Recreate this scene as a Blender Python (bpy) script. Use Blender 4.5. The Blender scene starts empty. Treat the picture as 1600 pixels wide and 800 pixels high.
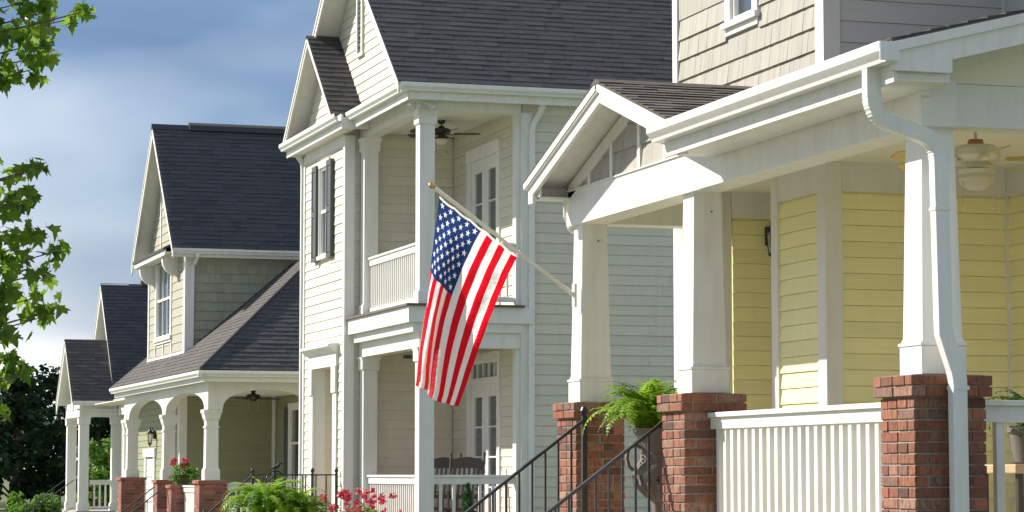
import bpy, bmesh, math, random
from mathutils import Vector, Matrix
R = random.Random(7)
SC = bpy.context.scene
COL = SC.collection
# ------------------------------------------------------------------ camera, sky, sun, exposure
cam = bpy.data.objects.new('camera', bpy.data.cameras.new('camera')); COL.objects.link(cam)
cam.location = (0, 0, 1.6); cam.data.lens = 90; cam.data.sensor_width = 36; cam.data.clip_end = 3000
cam.rotation_euler = (math.radians(90 + 4.858), 0, math.radians(-17.438)); SC.camera = cam
SUN = Vector((-1, .90, .94)).normalized()
W = bpy.data.worlds.new('World'); SC.world = W; W.use_nodes = True
nt = W.node_tree; nt.nodes.clear()
def wn(t, **k):
    n = nt.nodes.new(t)
    for a, b in k.items(): setattr(n, a, b)
    return n
sky = wn('ShaderNodeTexSky', sky_type='NISHITA', sun_disc=False)
sky.sun_elevation = math.asin(SUN.z); sky.sun_rotation = math.atan2(SUN.x, SUN.y)
sky.air_density = 1.0; sky.dust_density = .6; sky.ozone_density = 1.6
tc = wn('ShaderNodeTexCoord'); mp = wn('ShaderNodeMapping'); mp.inputs['Scale'].default_value = (1, 1, 2.4); mp.inputs['Location'].default_value = (0, 0, .3)
nz = wn('ShaderNodeTexNoise'); nz.inputs['Scale'].default_value = 6.0; nz.inputs['Detail'].default_value = 6; nz.inputs['Roughness'].default_value = .48; nz.inputs['Distortion'].default_value = .3
rp = wn('ShaderNodeValToRGB'); rp.color_ramp.elements[0].position = .38; rp.color_ramp.elements[1].position = .72
nz2 = wn('ShaderNodeTexNoise'); nz2.inputs['Scale'].default_value = 3.2; nz2.inputs['Detail'].default_value = 4; nz2.inputs['Roughness'].default_value = .38
rp2 = wn('ShaderNodeValToRGB')
e = rp2.color_ramp.elements; e[0].position = .45; e[0].color = (.56, .96, 1.75, 1); e[1].position = .82; e[1].color = (7.8, 7.5, 7.0, 1)
mx = wn('ShaderNodeMix', data_type='RGBA'); bg = wn('ShaderNodeBackground'); bg.inputs['Strength'].default_value = .14
ml = wn('ShaderNodeMath', operation='MULTIPLY_ADD'); ml.inputs[1].default_value = .16; ml.inputs[2].default_value = .82
out = wn('ShaderNodeOutputWorld'); L = nt.links.new
L(tc.outputs['Generated'], mp.inputs[0]); L(mp.outputs[0], nz.inputs['Vector']); L(mp.outputs[0], nz2.inputs['Vector'])
L(nz.outputs['Fac'], rp.inputs[0]); L(rp.outputs[0], ml.inputs[0]); L(ml.outputs[0], mx.inputs['Factor'])
L(nz2.outputs['Fac'], rp2.inputs[0]); L(sky.outputs[0], mx.inputs['A']); L(rp2.outputs[0], mx.inputs['B'])
sx = wn('ShaderNodeSeparateXYZ'); L(tc.outputs['Generated'], sx.inputs[0])          # bright cloud bank low on the horizon
pz = wn('ShaderNodeMath', operation='MULTIPLY_ADD'); pz.inputs[1].default_value = -.07; L(nz.outputs['Fac'], pz.inputs[0]); L(sx.outputs['Z'], pz.inputs[2])
mr = wn('ShaderNodeMapRange'); mr.interpolation_type = 'SMOOTHSTEP'; mr.inputs['From Min'].default_value = -.012; mr.inputs['From Max'].default_value = .022; mr.inputs['To Min'].default_value = .85; mr.inputs['To Max'].default_value = 0; L(pz.outputs[0], mr.inputs['Value'])
mx2 = wn('ShaderNodeMix', data_type='RGBA'); mx2.inputs['B'].default_value = (5.8, 6.0, 6.3, 1); L(mr.outputs[0], mx2.inputs['Factor']); L(mx.outputs['Result'], mx2.inputs['A']); L(mx2.outputs['Result'], bg.inputs[0]); L(bg.outputs[0], out.inputs[0])
sl = bpy.data.lights.new('sun', 'SUN'); sl.energy = 4.6; sl.angle = math.radians(.5); sl.color = (1, .94, .83)
so = bpy.data.objects.new('sun', sl); COL.objects.link(so); so.rotation_euler = SUN.to_track_quat('Z', 'Y').to_euler(); so.location = (-20, 30, 30)
vs = SC.view_settings; vs.view_transform = 'Standard'; vs.look = 'None'; vs.exposure = .75; vs.gamma = 1; vs.use_curve_mapping = False
SC.render.engine = 'CYCLES'
# ------------------------------------------------------------------ materials
MATS = {}
def M(name, col, rough=.6, var=.1, nscale=6., bump=0., bscale=60., rnd=0., island=False, ramp=None, stretch=(1, 1, 1), spec=.4, trans=0., dirt_shade=0., dsc=(9, 9, 1.1), dlo=.48, dhi=.78):
    m = bpy.data.materials.new(name); m.use_nodes = True; MATS[name] = m
    t = m.node_tree; b = t.nodes['Principled BSDF']; k = t.links.new
    b.inputs['Roughness'].default_value = rough; b.inputs['Specular IOR Level'].default_value = spec
    g = t.nodes.new('ShaderNodeNewGeometry'); mpn = t.nodes.new('ShaderNodeMapping'); mpn.inputs['Scale'].default_value = stretch
    k(g.outputs['Position'], mpn.inputs[0])
    n = t.nodes.new('ShaderNodeTexNoise'); n.inputs['Scale'].default_value = nscale; n.inputs['Detail'].default_value = 5; k(mpn.outputs[0], n.inputs['Vector'])
    base = t.nodes.new('ShaderNodeRGB'); base.outputs[0].default_value = (*col, 1); src = base.outputs[0]
    if ramp:
        oi = t.nodes.new('ShaderNodeObjectInfo'); cr = t.nodes.new('ShaderNodeValToRGB'); el = cr.color_ramp.elements
        while len(el) < len(ramp): el.new(.5)
        for i, c in enumerate(ramp): el[i].position = i / (len(ramp) - 1); el[i].color = (*c, 1)
        k((g.outputs['Random Per Island'] if island else oi.outputs['Random']), cr.inputs[0]); src = cr.outputs[0]
    hv = t.nodes.new('ShaderNodeHueSaturation'); k(src, hv.inputs['Color'])
    ma = t.nodes.new('ShaderNodeMath'); ma.operation = 'MULTIPLY_ADD'; ma.inputs[1].default_value = 2 * var; ma.inputs[2].default_value = 1 - var
    k(n.outputs['Fac'], ma.inputs[0]); val = ma.outputs[0]
    if rnd:
        oi2 = t.nodes.new('ShaderNodeObjectInfo'); mb = t.nodes.new('ShaderNodeMath'); mb.operation = 'MULTIPLY_ADD'; mb.inputs[1].default_value = 2 * rnd; mb.inputs[2].default_value = -rnd
        k((g.outputs['Random Per Island'] if island else oi2.outputs['Random']), mb.inputs[0])
        ad = t.nodes.new('ShaderNodeMath'); k(val, ad.inputs[0]); k(mb.outputs[0], ad.inputs[1]); val = ad.outputs[0]
    k(val, hv.inputs['Value']); fin = hv.outputs[0]
    if dirt_shade:   # streaky grime with its own shape; on the brick, painted shade of gouges
        mp3 = t.nodes.new('ShaderNodeMapping'); mp3.inputs['Scale'].default_value = dsc; k(g.outputs['Position'], mp3.inputs[0])
        n3 = t.nodes.new('ShaderNodeTexNoise'); n3.inputs['Scale'].default_value = 1.0; n3.inputs['Detail'].default_value = 6; n3.inputs['Roughness'].default_value = .65; k(mp3.outputs[0], n3.inputs['Vector'])
        c3 = t.nodes.new('ShaderNodeValToRGB'); c3.color_ramp.elements[0].position = dlo; c3.color_ramp.elements[1].position = dhi; k(n3.outputs['Fac'], c3.inputs[0])
        m3 = t.nodes.new('ShaderNodeMath'); m3.operation = 'MULTIPLY'; m3.inputs[1].default_value = dirt_shade; k(c3.outputs[0], m3.inputs[0])
        x3 = t.nodes.new('ShaderNodeMix'); x3.data_type = 'RGBA'; k(m3.outputs[0], x3.inputs['Factor']); k(fin, x3.inputs['A']); x3.inputs['B'].default_value = (col[0] * .42, col[1] * .42, col[2] * .33, 1); fin = x3.outputs['Result']
    k(fin, b.inputs['Base Color'])
    if bump:
        nb = t.nodes.new('ShaderNodeTexNoise'); nb.inputs['Scale'].default_value = bscale; nb.inputs['Detail'].default_value = 4; k(mpn.outputs[0], nb.inputs['Vector'])
        bp = t.nodes.new('ShaderNodeBump'); bp.inputs['Strength'].default_value = bump; bp.inputs['Distance'].default_value = .01; k(nb.outputs['Fac'], bp.inputs['Height']); k(bp.outputs[0], b.inputs['Normal'])
    if trans:
        tr = t.nodes.new('ShaderNodeBsdfTranslucent'); k(fin, tr.inputs[0]); ms = t.nodes.new('ShaderNodeMixShader'); ms.inputs[0].default_value = trans
        o = t.nodes['Material Output']; k(b.outputs[0], ms.inputs[1]); k(tr.outputs[0], ms.inputs[2]); k(ms.outputs[0], o.inputs[0])
    return m
WHITE = M('white_paint', (.80, .79, .75), .5, .07, 3, .08, 40, dirt_shade=.24)
WHITE2 = M('white_trim', (.76, .75, .71), .5, .07, 2, .06, 40, dirt_shade=.18)
GUT = M('gutter_enamel', (.80, .80, .77), .35, .05, 4, dirt_shade=.24)
YEL = M('yellow_siding', (.89, .83, .46), .6, .06, 8, .12, 30, rnd=.045, stretch=(.25, .25, 5), dirt_shade=.10)
CRM = M('cream_siding', (.66, .635, .52), .6, .06, 8, .12, 30, rnd=.04, stretch=(.25, .25, 5), dirt_shade=.13)
CEIL = M('porch_ceiling', (.80, .78, .66), .6, .05, 3)
SAGE = M('sage_siding', (.27, .29, .17), .6, .06, 8, .08, 30, rnd=.03, stretch=(.25, .25, 5), dirt_shade=.06)
TAN = M('tan_siding', (.40, .385, .30), .6, .06, 8, .08, 30, rnd=.03, stretch=(.25, .25, 5), dirt_shade=.06)
SHAKE = M('cedar_shake', (.46, .43, .38), .8, .10, 10, .35, 60, rnd=.06, stretch=(3, 3, .25), dirt_shade=.18, ramp=[(.385, .365, .325), (.43, .405, .36), (.37, .35, .315), (.415, .39, .345)])
SHAKE3 = M('sage_shake', (.36, .37, .26), .8, .10, 10, .35, 60, rnd=.06, stretch=(3, 3, .25), ramp=[(.34, .35, .25), (.38, .39, .28), (.32, .33, .25)])
SH_A = M('shingle_brown', (.07, .06, .055), .85, .2, 40, .4, 250, island=True, ramp=[(.105, .092, .084), (.135, .118, .106), (.092, .081, .075), (.12, .104, .094), (.15, .13, .116)])
SH_D = M('shingle_grey_brown', (.07, .06, .055), .85, .2, 40, .4, 250, island=True, ramp=[(.078, .071, .069), (.096, .087, .083), (.070, .064, .063), (.086, .078, .075)])
SH_B = M('shingle_charcoal', (.05, .05, .06), .85, .2, 40, .4, 250, island=True, ramp=[(.056, .055, .061), (.070, .068, .074), (.050, .049, .055), (.062, .060, .065), (.076, .073, .078)])
SH_C = M('shingle_slate', (.05, .055, .07), .85, .25, 40, .5, 250, island=True, ramp=[(.052, .055, .064), (.066, .070, .080), (.044, .047, .056), (.060, .062, .070)])
BRICK = M('brick', (.35, .13, .09), .85, .38, 26, 1.0, 55, ramp=[(.30, .11, .06), (.20, .08, .05), (.38, .16, .09), (.10, .052, .045), (.33, .19, .14), (.27, .09, .05), (.40, .23, .17), (.12, .058, .048), (.34, .13, .07), (.22, .10, .07)], stretch=(1.6, 1.6, .5), dirt_shade=.72, dsc=(44, 44, 14), dlo=.50, dhi=.60)  # dark flecks put the shade inside the gouges into the brick colour
BRICKJ = M('brick_joined', (.35, .13, .09), .85, .3, 30, .5, 60, island=True, ramp=[(.34, .115, .08), (.24, .085, .06), (.42, .16, .11), (.15, .065, .055), (.38, .17, .13)])
MORTAR = M('mortar', (.33, .29, .24), .9, .15, 30, .4, 120)
IRON = M('black_iron', (.02, .02, .022), .35, .1, 10, spec=.5)
SHUT = M('shutter_paint', (.075, .085, .082), .45, .1, 10, .05, 60)
BRONZE = M('dark_bronze', (.035, .026, .022), .35, .1, 10, spec=.5)
FANW = M('fan_white', (.80, .75, .62), .4, .05, 10)
FANB = M('fan_blade', (.72, .55, .2), .45, .15, 12, stretch=(1, 6, 1))
COPPER = M('fan_copper', (.42, .22, .13), .4, .1, 10)
GLOBE = M('frosted_glass', (.82, .76, .62), .25, .03, 10, trans=.35)
LENS = M('lamp_lens', (.62, .58, .50), .12, .05, 20, spec=.8)
BLIND = M('blind_slat', (.62, .62, .56), .6, .03, 10)
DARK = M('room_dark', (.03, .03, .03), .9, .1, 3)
URN = M('urn_stone', (.17, .145, .125), .8, .25, 14, .3, 60, dirt_shade=.4)
WOOD = M('dark_wood', (.055, .045, .04), .4, .2, 14)
TABLE = M('tan_wood', (.50, .36, .22), .5, .15, 12)
CUSH = M('red_floral_cushion', (.6, .2, .18), .8, .1, 10)
DECK = M('deck_boards', (.13, .11, .09), .7, .2, 10)
CONC = M('concrete', (.42, .40, .37), .85, .15, 8, .2, 80)
ASPH = M('asphalt', (.16, .155, .15), .9, .2, 20, .4, 150)
GRASS = M('lawn_grass', (.10, .13, .045), .9, .35, 3, .6, 90)
BARK = M('bark', (.11, .085, .065), .9, .3, 16, .8, 40, stretch=(4, 4, .6))
TWIG = M('twig', (.14, .10, .07), .8, .2, 16)
LEAF = M('maple_leaf', (.07, .14, .02), .45, .25, 12, island=True, ramp=[(.11, .23, .018), (.20, .34, .028), (.06, .14, .018), (.26, .40, .035)], trans=.6)
LEAFI = M('maple_leaf_single', (.07, .14, .02), .4, .25, 12, ramp=[(.11, .23, .018), (.20, .34, .028), (.06, .14, .018), (.26, .40, .035)], trans=.6)
FERN = M('fern_frond', (.10, .24, .02), .5, .2, 12, ramp=[(.20, .38, .025), (.30, .48, .035), (.13, .29, .02), (.34, .52, .045)], trans=.5)
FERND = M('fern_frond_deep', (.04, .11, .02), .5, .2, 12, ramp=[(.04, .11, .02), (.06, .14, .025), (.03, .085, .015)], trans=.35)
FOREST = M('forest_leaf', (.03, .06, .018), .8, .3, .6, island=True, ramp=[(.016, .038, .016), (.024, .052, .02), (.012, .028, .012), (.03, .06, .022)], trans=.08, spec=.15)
BUSH = M('shrub_leaf', (.08, .17, .03), .6, .25, 5, island=True, ramp=[(.08, .18, .022), (.14, .28, .035), (.19, .34, .04)], trans=.45)
CONIF = M('conifer_leaf', (.04, .10, .025), .7, .25, 20, island=True, ramp=[(.03, .085, .02), (.06, .14, .03), (.04, .10, .028)], trans=.2)
ROSE = M('rose_petal', (.55, .02, .06), .5, .2, 30, island=True, ramp=[(.60, .02, .05), (.70, .10, .16), (.45, .01, .03), (.78, .22, .28)], trans=.25)
GOLD = M('finial_brass', (.62, .42, .16), .25, .1, 10, spec=.6)
GOLD.node_tree.nodes['Principled BSDF'].inputs['Metallic'].default_value = .9
POLE = M('pole_paint', (.78, .76, .66), .3, .05, 10)
def glass_mat(name, tint, mixv):
    m = bpy.data.materials.new(name); m.use_nodes = True; t = m.node_tree; t.nodes.remove(t.nodes['Principled BSDF']); k = t.links.new
    o = t.nodes['Material Output']; gl = t.nodes.new('ShaderNodeBsdfGlossy'); gl.inputs['Roughness'].default_value = .02; gl.inputs['Color'].default_value = (.9, .95, 1, 1)
    tr = t.nodes.new('ShaderNodeBsdfTransparent'); tr.inputs[0].default_value = (*tint, 1)
    ly = t.nodes.new('ShaderNodeLayerWeight'); ly.inputs[0].default_value = .35
    mm = t.nodes.new('ShaderNodeMath'); mm.operation = 'MULTIPLY_ADD'; mm.inputs[1].default_value = .7; mm.inputs[2].default_value = mixv; mm.use_clamp = True
    ms = t.nodes.new('ShaderNodeMixShader'); k(ly.outputs['Fresnel'], mm.inputs[0]); k(mm.outputs[0], ms.inputs[0]); k(tr.outputs[0], ms.inputs[1]); k(gl.outputs[0], ms.inputs[2]); k(ms.outputs[0], o.inputs[0])
    return m
GLASS = glass_mat('window_glass', (.75, .82, .86), .18)
LGLASS = glass_mat('lantern_glass', (.9, .88, .8), .12)
# ------------------------------------------------------------------ mesh helpers
class MB:
    def __init__(s): s.v = []; s.f = []
    def add(s, vs, fs):
        o = len(s.v); s.v += [tuple(p) for p in vs]; s.f += [tuple(i + o for i in q) for q in fs]; return s
    def box(s, x0, x1, y0, y1, z0, z1):
        return s.add([(x, y, z) for z in (z0, z1) for y in (y0, y1) for x in (x0, x1)], [(0, 2, 3, 1), (4, 5, 7, 6), (0, 1, 5, 4), (2, 6, 7, 3), (0, 4, 6, 2), (1, 3, 7, 5)])
    def frus(s, c, z0, z1, a0, b0, a1, b1):   # tapered block, half widths a (x) b (y)
        x, y = c
        return s.add([(x - a0, y - b0, z0), (x + a0, y - b0, z0), (x + a0, y + b0, z0), (x - a0, y + b0, z0), (x - a1, y - b1, z1), (x + a1, y - b1, z1), (x + a1, y + b1, z1), (x - a1, y + b1, z1)], [(3, 2, 1, 0), (4, 5, 6, 7), (0, 1, 5, 4), (1, 2, 6, 5), (2, 3, 7, 6), (3, 0, 4, 7)])
    def prism(s, poly, vec):
        n = len(poly); v = Vector(vec); a = [Vector(p) for p in poly]
        return s.add(a + [p + v for p in a], [tuple(range(n))[::-1], tuple(range(n, 2 * n))] + [(i, (i + 1) % n, n + (i + 1) % n, n + i) for i in range(n)])
    def sweep(s, pts, sec):   # sec: function (i, tangent) -> list of offset vectors
        P = [Vector(p) for p in pts]; rings = []
        for i, p in enumerate(P):
            t = ((P[min(i + 1, len(P) - 1)] - p).normalized() + (p - P[max(i - 1, 0)]).normalized()).normalized()
            rings.append([p + o for o in sec(i, t)])
        n = len(rings[0]); vs = [q for r in rings for q in r]; fs = []
        for i in range(len(P) - 1):
            for j in range(n): fs.append((i * n + j, i * n + (j + 1) % n, (i + 1) * n + (j + 1) % n, (i + 1) * n + j))
        fs += [tuple(range(n))[::-1], tuple(range(len(vs) - n, len(vs)))]
        return s.add(vs, fs)
    def tube(s, pts, r, n=8):
        def sec(i, t):
            rr = r[i] if isinstance(r, (list, tuple)) else r
            u = t.orthogonal().normalized() if abs(t.z) > .95 else t.cross(Vector((0, 0, 1))).normalized()
            if abs(t.z) > .95: u = (Vector((1, 0, 0)) - t * t.x).normalized()
            w = t.cross(u)
            return [(u * math.cos(2 * math.pi * k / n) + w * math.sin(2 * math.pi * k / n)) * rr for k in range(n)]
        return s.sweep(pts, sec)
    def bar(s, pts, w, ha, hb):   # rectangular section: ha along fixed axis w, hb across
        w = Vector(w).normalized()
        def sec(i, t):
            u = t.cross(w).normalized(); return [w * ha + u * hb, w * -ha + u * hb, w * -ha - u * hb, w * ha - u * hb]
        return s.sweep(pts, sec)
    def lathe(s, c, prof, n=20):
        x, y, z = c; vs = []; fs = []; m = len(prof)
        for k in range(n):
            a = 2 * math.pi * k / n
            vs += [(x + r * math.cos(a), y + r * math.sin(a), z + h) for r, h in prof]
        for k in range(n):
            for j in range(m - 1):
                a, b = k * m + j, ((k + 1) % n) * m + j
                fs.append((a, b, b + 1, a + 1))
        fs += [tuple(k * m for k in range(n))[::-1], tuple(k * m + m - 1 for k in range(n))]
        return s.add(vs, fs)
    def mesh(s, name, mat, smooth=False, rec=True):
        me = bpy.data.meshes.new(name); me.from_pydata(s.v, [], s.f)
        if rec:
            bm = bmesh.new(); bm.from_mesh(me); bmesh.ops.recalc_face_normals(bm, faces=bm.faces); bm.to_mesh(me); bm.free()
        if smooth:
            me.polygons.foreach_set('use_smooth', [True] * len(me.polygons))
            if smooth != 'all': me.set_sharp_from_angle(angle=math.radians(38))
        me.materials.append(mat); return me
    def build(s, name, mat, parent=None, smooth=False, rec=True, kind=None, bevel=0):
        return link(s.mesh(name, mat, smooth, rec), name, parent, kind, bevel)
def link(me, name, parent=None, kind=None, bevel=0):
    o = bpy.data.objects.new(name, me); COL.objects.link(o)
    if parent: adopt(o, parent)
    if kind: o['kind'] = kind
    if bevel:
        b = o.modifiers.new('bevel', 'BEVEL'); b.width = bevel; b.segments = 2; b.limit_method = 'ANGLE'; b.angle_limit = math.radians(40)
    return o
def adopt(o, p):
    o.parent = p
    if p.type == 'EMPTY': o.matrix_parent_inverse = p.matrix_basis.inverted()
def thing(name, label, cat, loc=(0, 0, 0), group=None):
    o = bpy.data.objects.new(name, None); COL.objects.link(o); o.location = loc; o.empty_display_size = .3
    return tag(o, label, cat, group)
def tag(o, label, cat, group=None):
    o['label'] = label; o['category'] = cat
    if group: o['group'] = group
    return o
def pt(o, pl, s, n, z): return (pl - n, s, z) if o == 'F' else (s, pl - n, z)
def ob(mb, o, pl, s0, s1, n0, n1, z0, z1):   # box in wall coordinates: F faces the street (-x), S faces the near side (-y)
    if o == 'F': return mb.box(pl - n1, pl - n0, s0, s1, z0, z1)
    return mb.box(s0, s1, pl - n1, pl - n0, z0, z1)
def cut(s0, s1, z0, z1, holes, eps=.005):
    iv = [(s0, s1)]
    for a, b, c, d in holes:
        if d <= z0 + eps or c >= z1 - eps: continue
        nv = []
        for p, q in iv:
            if b <= p or a >= q: nv.append((p, q)); continue
            if a > p: nv.append((p, a))
            if b < q: nv.append((b, q))
        iv = nv
    return [(p, q) for p, q in iv if q - p > .02]
def wall(h, mat, o, pl, s0, s1, z0, z1, holes=(), th=.14, clip=None):
    mb = MB(); zs = sorted({z0, z1, *[min(max(v, z0), z1) for hh in holes for v in hh[2:]]})
    if clip:
        mb.prism([pt(o, pl, *q) for q in clip], pt(o, 0, 0, -th, 0))
    else:
        for a, b in zip(zs, zs[1:]):
            for p, q in cut(s0, s1, a, b, holes): ob(mb, o, pl, p, q, -th, 0, a, b)
    return mb.build('wall', mat, h)
UNIT = {}
def unit_board(ex, mat):
    key = (ex, mat.name)
    if key not in UNIT:
        mb = MB(); gp = .0042 if ex < .14 else .002; mb.prism([(0, -.001, gp), (0, -.0225, gp), (0, -.010, ex * 1.0), (0, -.001, ex * 1.0)], (1, 0, 0))
        UNIT[key] = mb.mesh('siding_board', mat)
    return UNIT[key]
def siding(w, mat, o, pl, s0, s1, z0, z1, ex, holes=(), clip=None, joint=3.66):
    """lapped boards, one object each; clip(z) -> (left, right) limits"""
    k = 0; me = unit_board(ex, mat)
    while z0 + k * ex < z1 - .03:
        zb = z0 + k * ex; zt = min(zb + ex, z1); k += 1
        if clip:
            a, b = clip(zb); c, d = clip(zt)
            if b - a < .05: continue
            if d < c: c = d = (c + d) / 2
            mb = MB(); mb.add([pt(o, pl, *q) for q in ((a, .002, zb), (b, .002, zb), (d, .002, zt), (c, .002, zt), (a, .0225, zb), (b, .0225, zb), (d, .010, zt), (c, .010, zt))], [(0, 1, 2, 3), (4, 5, 6, 7), (0, 1, 5, 4), (1, 2, 6, 5), (2, 3, 7, 6), (3, 0, 4, 7)])
            mb.build('siding_board', mat, w); continue
        for p, q in cut(s0, s1, zb, zt, holes, .03):
            segs = [(p, q)]
            if q - p > joint:
                m = p + (q - p) * R.uniform(.3, .7); segs = [(p, m - .0015), (m + .0015, q)]
            for a, b in segs:
                ob_ = link(me, 'siding_board', w)
                if o == 'F': ob_.location = (pl, b, zb); ob_.rotation_euler = (0, 0, -math.pi / 2)
                else: ob_.location = (a, pl, zb)
                ob_.scale = (b - a, R.uniform(.9, 1.1), (zt - zb) / ex)
def shakes(w, mat, o, pl, s0, s1, z0, z1, ex, wd, holes=(), clip=None, under=None, band=(-9, 99), jit=.004):
    rest = MB()
    key = ('shake', mat.name)
    if key not in UNIT:
        mb = MB(); mb.prism([(0, -.002, 0), (0, -.028, 0), (0, -.008, 1.05), (0, -.002, 1.05)], (1, 0, 0)); UNIT[key] = mb.mesh('shake', mat)
    k = 0
    while z0 + k * ex < z1 - .03:
        zb = z0 + k * ex; zt = min(zb + ex, z1); k += 1
        for p, q in cut(s0, s1, zb, zt, holes, .03):
            s = p - R.uniform(0, wd * .6)
            while s < q - .01:
                e_ = s + wd * R.uniform(.6, 1.35); a = max(s, p); b = min(e_ - .0025, q); s = e_
                if b - a < .015: continue
                top = zt; lo = zb
                if clip:
                    lim = min(clip(a), clip(b))
                    if lim < lo + .03: continue
                    top = min(top, lim)
                if under:
                    lo = max(lo, min(under(a), under(b)) - .01)
                    if top - lo < .03: continue
                if not band[0] <= zb <= band[1]:
                    ob(rest, o, pl, a, b, .002, .02, lo, top); continue
                x = link(UNIT[key], 'shake', w); dz = R.uniform(-jit, jit)
                if o == 'F': x.location = (pl, b, lo + dz); x.rotation_euler = (0, 0, -math.pi / 2)
                else: x.location = (a, pl, lo + dz)
                x.scale = (b - a, R.uniform(.92, 1.08), top - lo)
    if rest.v: rest.build('shake_rows', mat, w, kind='stuff')
def shingle_mesh(O, a, b, poly, ex=.14, tw=.30, th=.011, rr=R):
    """overlapping shingle tabs laid in courses over a convex polygon given in (along, upslope) coordinates"""
    O, a, b = Vector(O), Vector(a).normalized(), Vector(b).normalized(); n = a.cross(b).normalized()
    if n.z < 0: n = -n
    mb = MB(); tmax = max(p[1] for p in poly); tmin = min(p[1] for p in poly)
    def span(t):
        xs = []
        for (p, q) in zip(poly, poly[1:] + poly[:1]):
            if (p[1] - t) * (q[1] - t) <= 0 and abs(p[1] - q[1]) > 1e-9: xs.append(p[0] + (q[0] - p[0]) * (t - p[1]) / (q[1] - p[1]))
        return (min(xs), max(xs)) if xs else None
    t = tmin
    while t < tmax - .02:
        t1 = min(t + ex, tmax - 1e-4); A = span(t + 1e-4); B = span(t1)
        if A and B:
            s = min(A[0], B[0]) - rr.uniform(0, tw); hi = max(A[1], B[1])
            while s < hi:
                e_ = s + tw * rr.choice((.45, .7, 1, 1, 1.3)); p0 = max(s, A[0]); p1 = max(s, B[0]); q0 = min(e_ - .004, A[1]); q1 = min(e_ - .004, B[1]); s = e_
                if q0 <= p0 and q1 <= p1: continue
                q0 = max(q0, p0); q1 = max(q1, p1); h = th * rr.uniform(.7, 1.5); tb = t - rr.uniform(0, .006)
                P = lambda x, y, z: O + a * x + b * y + n * z
                mb.add([P(p0, tb, 0), P(q0, tb, 0), P(q1, t1, 0), P(p1, t1, 0), P(p0, tb, h), P(q0, tb, h), P(q1, t1, .002), P(p1, t1, .002)], [(4, 5, 6, 7), (0, 1, 5, 4), (1, 2, 6, 5), (3, 0, 4, 7)])
        t += ex
    return mb
def roof_plane(h, mat, O, a, b, poly, name='roof', soffit=None, th=.05, ex=.14, tw=.30, tab=.011):
    Ov, av, bv = Vector(O), Vector(a).normalized(), Vector(b).normalized(); n = av.cross(bv).normalized()
    if n.z < 0: n = -n
    pts = [Ov + av * s + bv * t - n * .003 for s, t in poly]
    d = MB().prism(pts, -n * .012).build(name, mat, h)
    MB().prism([p - n * .0125 for p in pts], -n * th).build('soffit', soffit or WHITE, d)
    sm = shingle_mesh(O, a, b, poly, ex, tw, tab).build('shingles', mat, d, rec=False, kind='stuff')
    return d
PROF = [(0, 0), (.085, 0), (.092, .022), (.112, .045), (.126, .062), (.128, .086), (.128, .118), (.116, .118), (.116, .108), (.112, .07), (.082, .012), (.008, .012), (.008, .118), (0, .118)]
def gutter(h, o, pl, s0, s1, zt, sc=1.):
    """K-style gutter: o side it faces, pl plane of its back, zt top height"""
    mb = MB(); mb.prism([pt(o, pl, s0 if o == 'F' else s0, n * sc, zt + (z - .118) * sc) for n, z in PROF], pt(o, 0, s1 - s0, 0, 0) if o == 'S' else (0, s1 - s0, 0))
    return mb.build('gutter', GUT, h)
def rot_boards(): pass
def railing(h, o, pl, s0, s1, zf, zt, bal=.11, bw=.035, bd=.035, cap=.12, mat=WHITE, capz=.035, sub=.10):
    r = MB(); ob(r, o, pl, s0, s1, -cap / 2, cap / 2, zt - capz, zt); rail = r.build('railing', mat, h, bevel=.004)
    r = MB(); ob(r, o, pl, s0 + .002, s1 - .002, -cap * .3, cap * .3, zt - capz - sub, zt - capz - .001); r.build('top_rail', mat, rail)
    r = MB(); ob(r, o, pl, s0 + .002, s1 - .002, -cap * .3, cap * .3, zf + .06, zf + .13); r.build('bottom_rail', mat, rail)
    me = MB().box(-bw / 2, bw / 2, -bd / 2, bd / 2, zf + .125, zt - capz - sub + .005).mesh('baluster', mat)
    n = int((s1 - s0) / bal); off = ((s1 - s0) - (n - 1) * bal) / 2
    for i in range(n):
        b = link(me, 'baluster', rail); q = pt(o, pl, s0 + off + i * bal, 0, 0); b.location = (q[0], q[1], 0)
        if o == 'F': b.rotation_euler = (0, 0, math.pi / 2)
    return rail
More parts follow.
